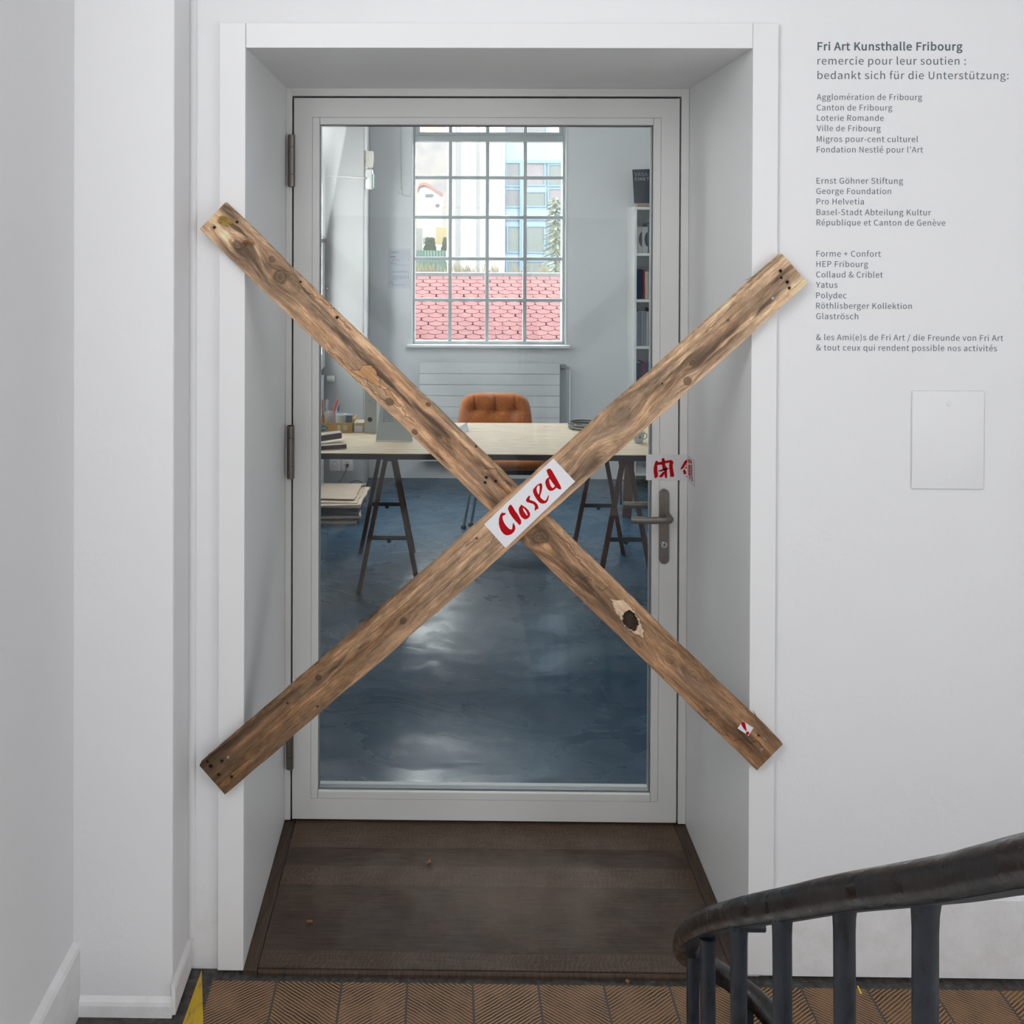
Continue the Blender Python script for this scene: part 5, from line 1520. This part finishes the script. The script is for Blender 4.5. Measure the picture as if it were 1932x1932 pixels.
# things on the pier and the back wall
M['beige_plastic'] = pm('beige_plastic', (0.56, 0.54, 0.48), 0.5)
o = MB().prism([(-0.683, 2.413), (-0.629, 2.408), (-0.627, 2.36), (-0.632, 2.30), (-0.645, 2.292), (-0.668, 2.296), (-0.683, 2.35)], PY + 0.02, PY + 0.075).build('motion_detector', M['beige_plastic'])
tag(o, 'beige motion detector high on the pier edge left of the window', 'detector')
MB().box(-0.6275, -0.6255, PY + 0.03, PY + 0.065, 2.335, 2.365).build('lens', M['white_plastic'], o)
o = MB().box(-0.683, -0.630, PY + 0.010, PY + 0.10, 2.142, 2.284, 0.012, 3).build('emergency_light', M['white_plastic'], smooth=50)
tag(o, 'white emergency light below the detector on the pier edge', 'light fitting')
M['green_rim'] = pm('pale_green_plastic', (0.30, 0.52, 0.44), 0.4)
MB().box(-0.6298, -0.6235, PY + 0.02, PY + 0.09, 2.15, 2.25, 0.002).build('diffuser', M['green_rim'], o)
MB().box(-0.672, -0.654, PY + 0.0085, PY + 0.0098, 2.205, 2.228).build('catch', M['case_white'], o)
o = MB().tube([(-0.94, PY - 0.004, 2.232), (-0.80, PY - 0.004, 2.226), (-0.672, PY - 0.004, 2.215), (-0.672, PY + 0.012, 2.215)], 0.0055, 8).build('cable_duct', M['white_plastic'], smooth=50)
tag(o, 'thin white cable run across the pier to the emergency light', 'cable')
mb = MB().tube([(-0.452, OY - 0.007, 3.35), (-0.452, OY - 0.007, 2.15)], 0.0045, 8).tube([(-0.452, OY - 0.006, 2.15), (-0.44, OY - 0.006, 2.128), (-0.42, OY - 0.006, 2.119), (-0.381, OY - 0.006, 2.116)], 0.0055, 8)
mb.box(-0.466, -0.440, OY - 0.012, OY - 0.001, 2.135, 2.165, 0.003)
o = mb.build('conduit', M['office_wall_thing'] if 'office_wall_thing' in M else M['white_metal'], smooth=50)
tag(o, 'thin grey conduit running down the wall left of the window', 'conduit')
M['poster_paper'] = pm('bluish_paper', (0.62, 0.65, 0.72), 0.7)
po = MB().box(-0.545, -0.378, OY - 0.0012, OY - 0.0004, 1.425, 1.722).build('menu_sheet', M['poster_paper'])
tag(po, 'bluish printed sheet headed CARTE on the wall left of the window', 'sheet')
text_mesh('CARTE', -0.527, -0.463, 1.688, 0.013, OY - 0.0013, M['logo_blue'], 'heading', po)
M['faded_ink'] = pm('faded_ink', (0.36, 0.41, 0.48), 0.7)
M['faded_red'] = pm('faded_red_ink', (0.40, 0.20, 0.26), 0.7)
r = random.Random(8)
mb = MB()
for z_, a, b_ in ((1.640, -0.515, -0.475), (1.630, -0.515, -0.46), (1.597, -0.510, -0.41), (1.552, -0.512, -0.40), (1.543, -0.512, -0.40), (1.516, -0.512, -0.405), (1.507, -0.512, -0.395), (1.498, -0.512, -0.42), (1.488, -0.512, -0.48), (1.449, -0.518, -0.415)):
    xx = a
    while xx < b_:
        w_ = r.uniform(0.006, 0.02)
        mb.box(xx, min(xx + w_, b_ + 0.004), OY - 0.0016, OY - 0.0013, z_, z_ + 0.0045)
        xx += w_ + 0.004
for z_ in (1.640, 1.634, 1.597, 1.552, 1.538, 1.516, 1.503, 1.449):
    mb.box(-0.396, -0.391, OY - 0.0016, OY - 0.0013, z_, z_ + 0.005)
mb.box(-0.527, -0.48, OY - 0.0016, OY - 0.0013, 1.611, 1.617).box(-0.527, -0.506, OY - 0.0016, OY - 0.0013, 1.466, 1.472)
mb.build('print_lines', M['faded_ink'], po)
MB().box(-0.527, -0.488, OY - 0.0016, OY - 0.0013, 1.659, 1.665).build('red_line', M['faded_red'], po)

o = MB().tube(spline([(0.80, 2.86, 0.698), (0.806, 2.86, 0.66), (0.815, 2.85, 0.60), (0.822, 2.85, 0.55), (0.826, 2.86, 0.47), (0.83, 2.88, 0.36)], 6), 0.005, 8).build('hanging_cable', M['wire'], smooth=60)
tag(o, 'dark cable hanging down from under the desk inside the right trestle', 'cable')

# ------------------------------------------------------------------ outside the window
EXT = 0.54                                 # outdoor paints and stone are mid-toned; the sky is bright


def xm(name, col, *ar, **kw):
    return pm(name, tuple(c_ * EXT for c_ in col), *ar, **kw)


M['ground_out'] = xm('courtyard_ground', (0.15, 0.15, 0.145), 0.9)
struct('ground', MB().box(-40, 40, OY + 0.31, 70, -3.2, -3.0), M['ground_out'])
M['roof_tile'] = xm('pale_red_roof_tile', (0.168, 0.085, 0.084), 1.0, 0, 0.10, 9, **{'Specular IOR Level': 0.0})
M['roof_dark'] = xm('roof_batten', (0.035, 0.015, 0.015), 1.0, **{'Specular IOR Level': 0.0})
hs = thing('tiled_roof', (0.3, 7.0, 0.8), 'red fish-scale tiled roof just outside the window', 'roof')
ry0, rz0, ry1, rz1 = 5.75, 0.62, 7.72, 1.432
sl_ = math.hypot(ry1 - ry0, rz1 - rz0)
ty, tzz = (ry1 - ry0) / sl_, (rz1 - rz0) / sl_
ny, nz = -tzz, ty
mb = MB()
TW, EX = 0.137, 0.086
rows = int(sl_ / EX)
r = random.Random(21)
for i in range(rows + 1):
    s0 = sl_ - 0.02 - i * EX
    for j in range(-14, 20):
        xc = j * TW + (TW / 2 if i % 2 else 0) + 0.21 + r.uniform(-0.004, 0.004)
        lift0, lift1 = 0.0075 + r.uniform(0, 0.0015), 0.003
        drop = r.uniform(-0.003, 0.003)
        pts = [(-TW / 2 + 0.0035, 0.0), (-TW / 2 + 0.0035, -EX * 0.74)]
        pts += [(-(TW / 2 - 0.0035) * math.cos(a), -EX * 0.74 - 0.050 * math.sin(a)) for a in [math.pi * k / 8 for k in range(1, 8)]]
        pts += [(TW / 2 - 0.0035, -EX * 0.74), (TW / 2 - 0.0035, 0.0)]
        v = []
        for th in (0.0, 0.006):
            for px_, q in pts:
                s_ = s0 + q + drop
                li = lift1 + (lift0 - lift1) * (-q / (EX * 1.22)) + th
                v.append((xc + px_, ry0 + ty * s_ + ny * li, rz0 + tzz * s_ + nz * li))
        m_ = len(pts)
        f = [tuple(range(m_, 2 * m_))] + [(k, (k + 1) % m_, (k + 1) % m_ + m_, k + m_) for k in range(m_)]
        mb.add(v, f)
mb.build('roof_tiles', M['roof_tile'], hs)
MB().add([(-2, ry0, rz0), (3, ry0, rz0), (3, ry1, rz1), (-2, ry1, rz1), (-2, ry0, rz0 - 0.05), (3, ry0, rz0 - 0.05), (3, ry1, rz1 - 0.05), (-2, ry1, rz1 - 0.05)],
         [(0, 1, 2, 3), (7, 6, 5, 4), (0, 4, 5, 1), (1, 5, 6, 2), (2, 6, 7, 3), (3, 7, 4, 0)]).build('roof_deck', M['roof_dark'], hs)
M['flash'] = xm('grey_flashing', (0.095, 0.097, 0.102), 0.6)
MB().box(-2, 3, ry1 - 0.035, ry1 + 0.12, rz1 - 0.012, rz1 + 0.032, 0.005).build('ridge_cap', M['flash'], hs)
MB().box(-2, 3, 7.6, 7.75, -3.0, rz1 - 0.03).box(-2, 3, 5.85, 5.95, -3.0, 0.6).build('house_wall', M['ground_out'], hs)
M['dry_grass'] = xm('dry_grass', (0.20, 0.17, 0.10), 0.9)
mb = MB()
r = random.Random(2)
for k in range(420):
    cl = r.choice((-0.45, -0.35, -0.25, -0.05, 0.02, 0.09, 0.18, 0.36, 0.42, 0.68, 0.95))
    x, y = cl + r.gauss(0, 0.045), 7.92 + r.uniform(0, 0.15)
    h = r.uniform(0.04, 0.16)
    dx, dy = r.gauss(0, 0.035), r.gauss(0, 0.02)
    b0 = rz1 - 0.02
    mb.add([(x - 0.002, y, b0), (x + 0.002, y, b0), (x + dx + 0.001, y + dy, b0 + h), (x + dx - 0.004, y + dy, b0 + h * 0.97), (x + dx * 0.5 + 0.003, y + dy * 0.5 + 0.002, b0 + h * 0.5)], [(0, 1, 4), (4, 2, 3), (0, 4, 3)])
o = mb.build('dry_grass', M['dry_grass'])
tag(o, 'dry grass tips showing above the ridge of the tiled roof', 'grass', kind='stuff')
struct('roof_planter', MB().box(-2, 3, 7.85, 8.2, -3.0, rz1 - 0.02), M['ground_out'])

M['bldg_white'] = xm('white_render', (0.30, 0.30, 0.30), 0.9, 0, 0.02)
M['bldg_shade'] = xm('shade_and_pipe_grey', (0.12, 0.122, 0.123), 0.9, 0, 0.06, 2.0)
wb = thing('white_building', (0.35, 12.5, -3), 'white tower-like building with a drainpipe outside the window', 'building')
MB().box(-0.075, 0.775, 12.0, 15, -3, 9).build('wall_block', M['bldg_white'], wb)
MB().box(0.045, 0.115, 11.96, 11.999, -3, 9, 0.02).build('pilaster', M['bldg_shade'], wb, smooth=40)  # the tower's shading stripe, put into the strip's darker grey
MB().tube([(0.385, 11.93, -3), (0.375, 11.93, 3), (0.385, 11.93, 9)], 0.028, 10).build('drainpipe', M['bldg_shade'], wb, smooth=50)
M['bldg_blue'] = xm('pale_blue_cladding', (0.120, 0.165, 0.210), 0.8, 0, 0.05, 3.0)
M['blue_trim'] = xm('blue_trim', (0.060, 0.115, 0.175), 0.7)
M['win_dim'] = xm('dim_window', (0.040, 0.043, 0.046), 0.5, 0, 0.25, 3)
M['curtain'] = xm('grey_green_curtain', (0.068, 0.080, 0.074), 0.8, 0, 0.15, 10, stretch=(6, 1, 1))
M['curtain_pink'] = xm('pinkish_curtain', (0.095, 0.085, 0.092), 0.8, 0, 0.15, 10, stretch=(6, 1, 1))
bb = thing('blue_building', (1.6, 12.5, -3), 'pale blue building with windows at the right of the view outside', 'building')
MB().box(0.782, 3.2, 12.05, 15, -3, 9).build('wall_block', M['bldg_blue'], bb)
MB().box(0.782, 3.2, 12.02, 12.049, 1.30, 1.345).box(0.782, 3.2, 12.02, 12.049, 2.12, 2.16).box(0.782, 3.2, 12.02, 12.049, 2.96, 3.0).box(0.99, 1.06, 12.02, 12.049, 1.345, 2.12).box(0.99, 1.06, 12.02, 12.049, 2.16, 2.96).build('ledge', M['blue_trim'], bb)
kinds = ['win_dim', 'curtain_pink', 'curtain', 'win_dim', 'curtain', 'curtain_pink', 'curtain', 'curtain', 'curtain', 'curtain', 'curtain', 'win_dim', 'win_dim']
for (a, b_, c_, d_), kd in zip(BLUE_WINDOWS, kinds):
    a = max(a, 0.79)
    w_ = MB().box(max(a - 0.02, 0.784), b_ + 0.02, 12.03, 12.0495, c_ - 0.02, c_).box(max(a - 0.02, 0.784), b_ + 0.02, 12.03, 12.0495, d_, d_ + 0.02).box(max(a - 0.02, 0.784), a, 12.03, 12.0495, c_, d_).box(b_, b_ + 0.02, 12.03, 12.0495, c_, d_).build('window', M['blue_trim'], bb)
    MB().box(a, b_, 12.040, 12.0495, c_, d_).build('pane', M[kd], w_)

M['hill'] = xm('autumn_hillside', (0.33, 0.30, 0.29), 1.0, 0, 0.25, 0.35)
t = NT('autumn_wood')
n_ = t.noise(t.coords(), 0.5, 6, 0.7)
t.set(**{'Base Color': t.ramp(n_, [(0.3, (0.042, 0.042, 0.044)), (0.48, (0.060, 0.054, 0.050)), (0.58, (0.069, 0.056, 0.040)), (0.7, (0.050, 0.045, 0.048))]), 'Roughness': 1.0})
M['hill'] = t.m
mb = MB()
nx, ny_ = 40, 26
v = []
for i in range(nx):
    for j in range(ny_):
        x = -26 + 34 * i / (nx - 1)
        k = j / (ny_ - 1)
        v.append((x, 34 + 20 * k + 1.5 * math.sin(i * 0.7), -3 + 26 * k ** 0.9 + 1.3 * math.sin(i * 1.3 + j * 0.9) * k))
mb.add(v, [(i * ny_ + j, (i + 1) * ny_ + j, (i + 1) * ny_ + j + 1, i * ny_ + j + 1) for i in range(nx - 1) for j in range(ny_ - 1)])
hill = mb.build('hillside', M['hill'], smooth=60)
hill['kind'] = 'structure'
wh = thing('white_house', (-0.5, 21, -3), 'small white gabled house with a red roof far left outside', 'house')
MB().prism([(p[0], p[1] if 0 < i < 7 else -3.0) for i, p in enumerate(HOUSE_OUT)], 20, 22.5).build('gable_wall', M['bldg_white'], wh)
for (a, b_, c_, d_) in HOUSE_WIN:
    MB().box(a, b_, 19.97, 19.999, c_, d_).build('window', M['win_dim'], wh)
M['red_verge'] = xm('red_roof_verge', (0.16, 0.08, 0.065), 0.8)
top_ = [p for p in HOUSE_OUT[1:6]]
mb = MB()
for (x0_, z0_), (x1_, z1_) in zip(top_[:-1], top_[1:]):
    mb.add([(x0_, 19.93, z0_), (x1_, 19.93, z1_), (x1_, 22.6, z1_), (x0_, 22.6, z0_), (x0_, 19.93, z0_ + 0.07), (x1_, 19.93, z1_ + 0.07), (x1_, 22.6, z1_ + 0.07), (x0_, 22.6, z0_ + 0.07)],
           [(0, 1, 2, 3), (7, 6, 5, 4), (0, 4, 5, 1), (1, 5, 6, 2), (2, 6, 7, 3), (3, 7, 4, 0)])
mb.build('roof', M['red_verge'], wh)
M['out_wall'] = xm('grey_garden_wall', (0.15, 0.15, 0.14), 0.9, 0, 0.1, 2)
struct('garden_wall', MB().box(-3.0, -0.515, 15.2, 15.5, -3, 2.05).box(-3, 0.2, 18.5, 18.8, -3, 1.90), M['out_wall'])
M['fence_green'] = xm('green_fence_sheet', (0.03, 0.075, 0.056), 0.7, 0, 0.08, 4)
fe = MB()
for k in range(11):
    fe.box(-0.64 + k * 0.05, -0.64 + k * 0.05 + 0.047, 14.0, 14.03 + 0.01 * (k % 2), -3, 1.655 if k else 1.5)
o = fe.build('green_fence', M['fence_green'])
tag(o, 'green board fence low at the left outside the window', 'fence')
M['yellow_thing'] = xm('yellow_container_paint', (0.21, 0.165, 0.08), 0.7)
o = MB().box(-0.31, 0.3, 18.0, 18.45, -3, 2.13, 0.02).build('yellow_shed', M['yellow_thing'])
tag(o, 'pale yellow shed below the white house outside', 'shed')
M['hedge'] = xm('grey_green_hedge', (0.12, 0.14, 0.10), 0.9, 0, 0.2, 6)
r = random.Random(14)
for cx_, h, lb in ((-0.40, 0.42, 'small clipped bush left, on the bank above the green fence'), (-0.06, 0.40, 'small clipped bush right, beside the white building')):
    mb = MB()
    for k in range(150):
        a, b_, s_ = r.uniform(0, 6.28), r.uniform(0, 1), r.uniform(0.02, 0.045)
        x, y, z_ = cx_ + 0.11 * math.cos(a) * (1 - 0.5 * b_), 16.5 + 0.11 * math.sin(a) * (1 - 0.5 * b_), 1.60 + b_ * 0.27
        mb.add([(x - s_, y, z_), (x, y - s_ * 0.5, z_ + s_), (x + s_, y, z_), (x, y + s_ * 0.5, z_ - s_)], [(0, 1, 2, 3)])
    lv = mb.build('bush', M['hedge'])
    tag(lv, lb, 'bush', 'bushes on the bank')
M['bank'] = xm('grass_bank', (0.16, 0.17, 0.125), 0.95, 0, 0.15, 3)
struct('grass_bank', MB().add([(-4, 14.2, 1.45), (0.3, 14.2, 1.45), (0.3, 17.9, 1.75), (-4, 17.9, 1.75), (-4, 14.2, -3), (0.3, 14.2, -3), (0.3, 17.9, -3), (-4, 17.9, -3)],
                              [(0, 1, 2, 3), (7, 6, 5, 4), (0, 4, 5, 1), (1, 5, 6, 2), (2, 6, 7, 3), (3, 7, 4, 0)]), M['bank'])
M['needles'] = xm('grey_green_needles', (0.15, 0.175, 0.125), 0.9, 0, 0.25, 12)
M['bark'] = xm('bark', (0.16, 0.13, 0.10), 0.9)
tr = thing('conifer_tree', (1.34, 9.6, -3), 'grey green conifer at the right edge outside the window', 'tree')
MB().cyl((1.34, 9.6, -3), (1.24, 9.6, 2.25), 0.05, 0.008, 8).build('trunk', M['bark'], tr)
mb = MB()
r = random.Random(6)
for k in range(105):
    z_ = 0.6 + 1.75 * (k / 105)
    a = k * 2.4
    ln = 0.28 * (1 - (z_ - 0.6) / 1.9) + 0.04
    cx_, cy_ = 1.34 - 0.10 * (z_ + 3) / 5.25, 9.6
    for q in range(9):
        s_ = (q + 1) / 9 * ln
        x, y, zz = cx_ + s_ * math.cos(a), cy_ + s_ * math.sin(a), z_ - 0.35 * s_ - 0.3 * s_ * s_
        for e_ in (-1, 1):
            dx, dy = -math.sin(a) * e_ * 0.045 + math.cos(a) * 0.02, math.cos(a) * e_ * 0.045 + math.sin(a) * 0.02
            mb.add([(x, y, zz), (x + dx, y + dy, zz - 0.025 + r.uniform(-0.01, 0.01)), (x + dx + 0.012 * math.cos(a), y + dy + 0.012 * math.sin(a), zz - 0.008), (x + 0.008, y, zz + 0.010)], [(0, 1, 2, 3)])
mb.build('foliage', M['needles'], tr)
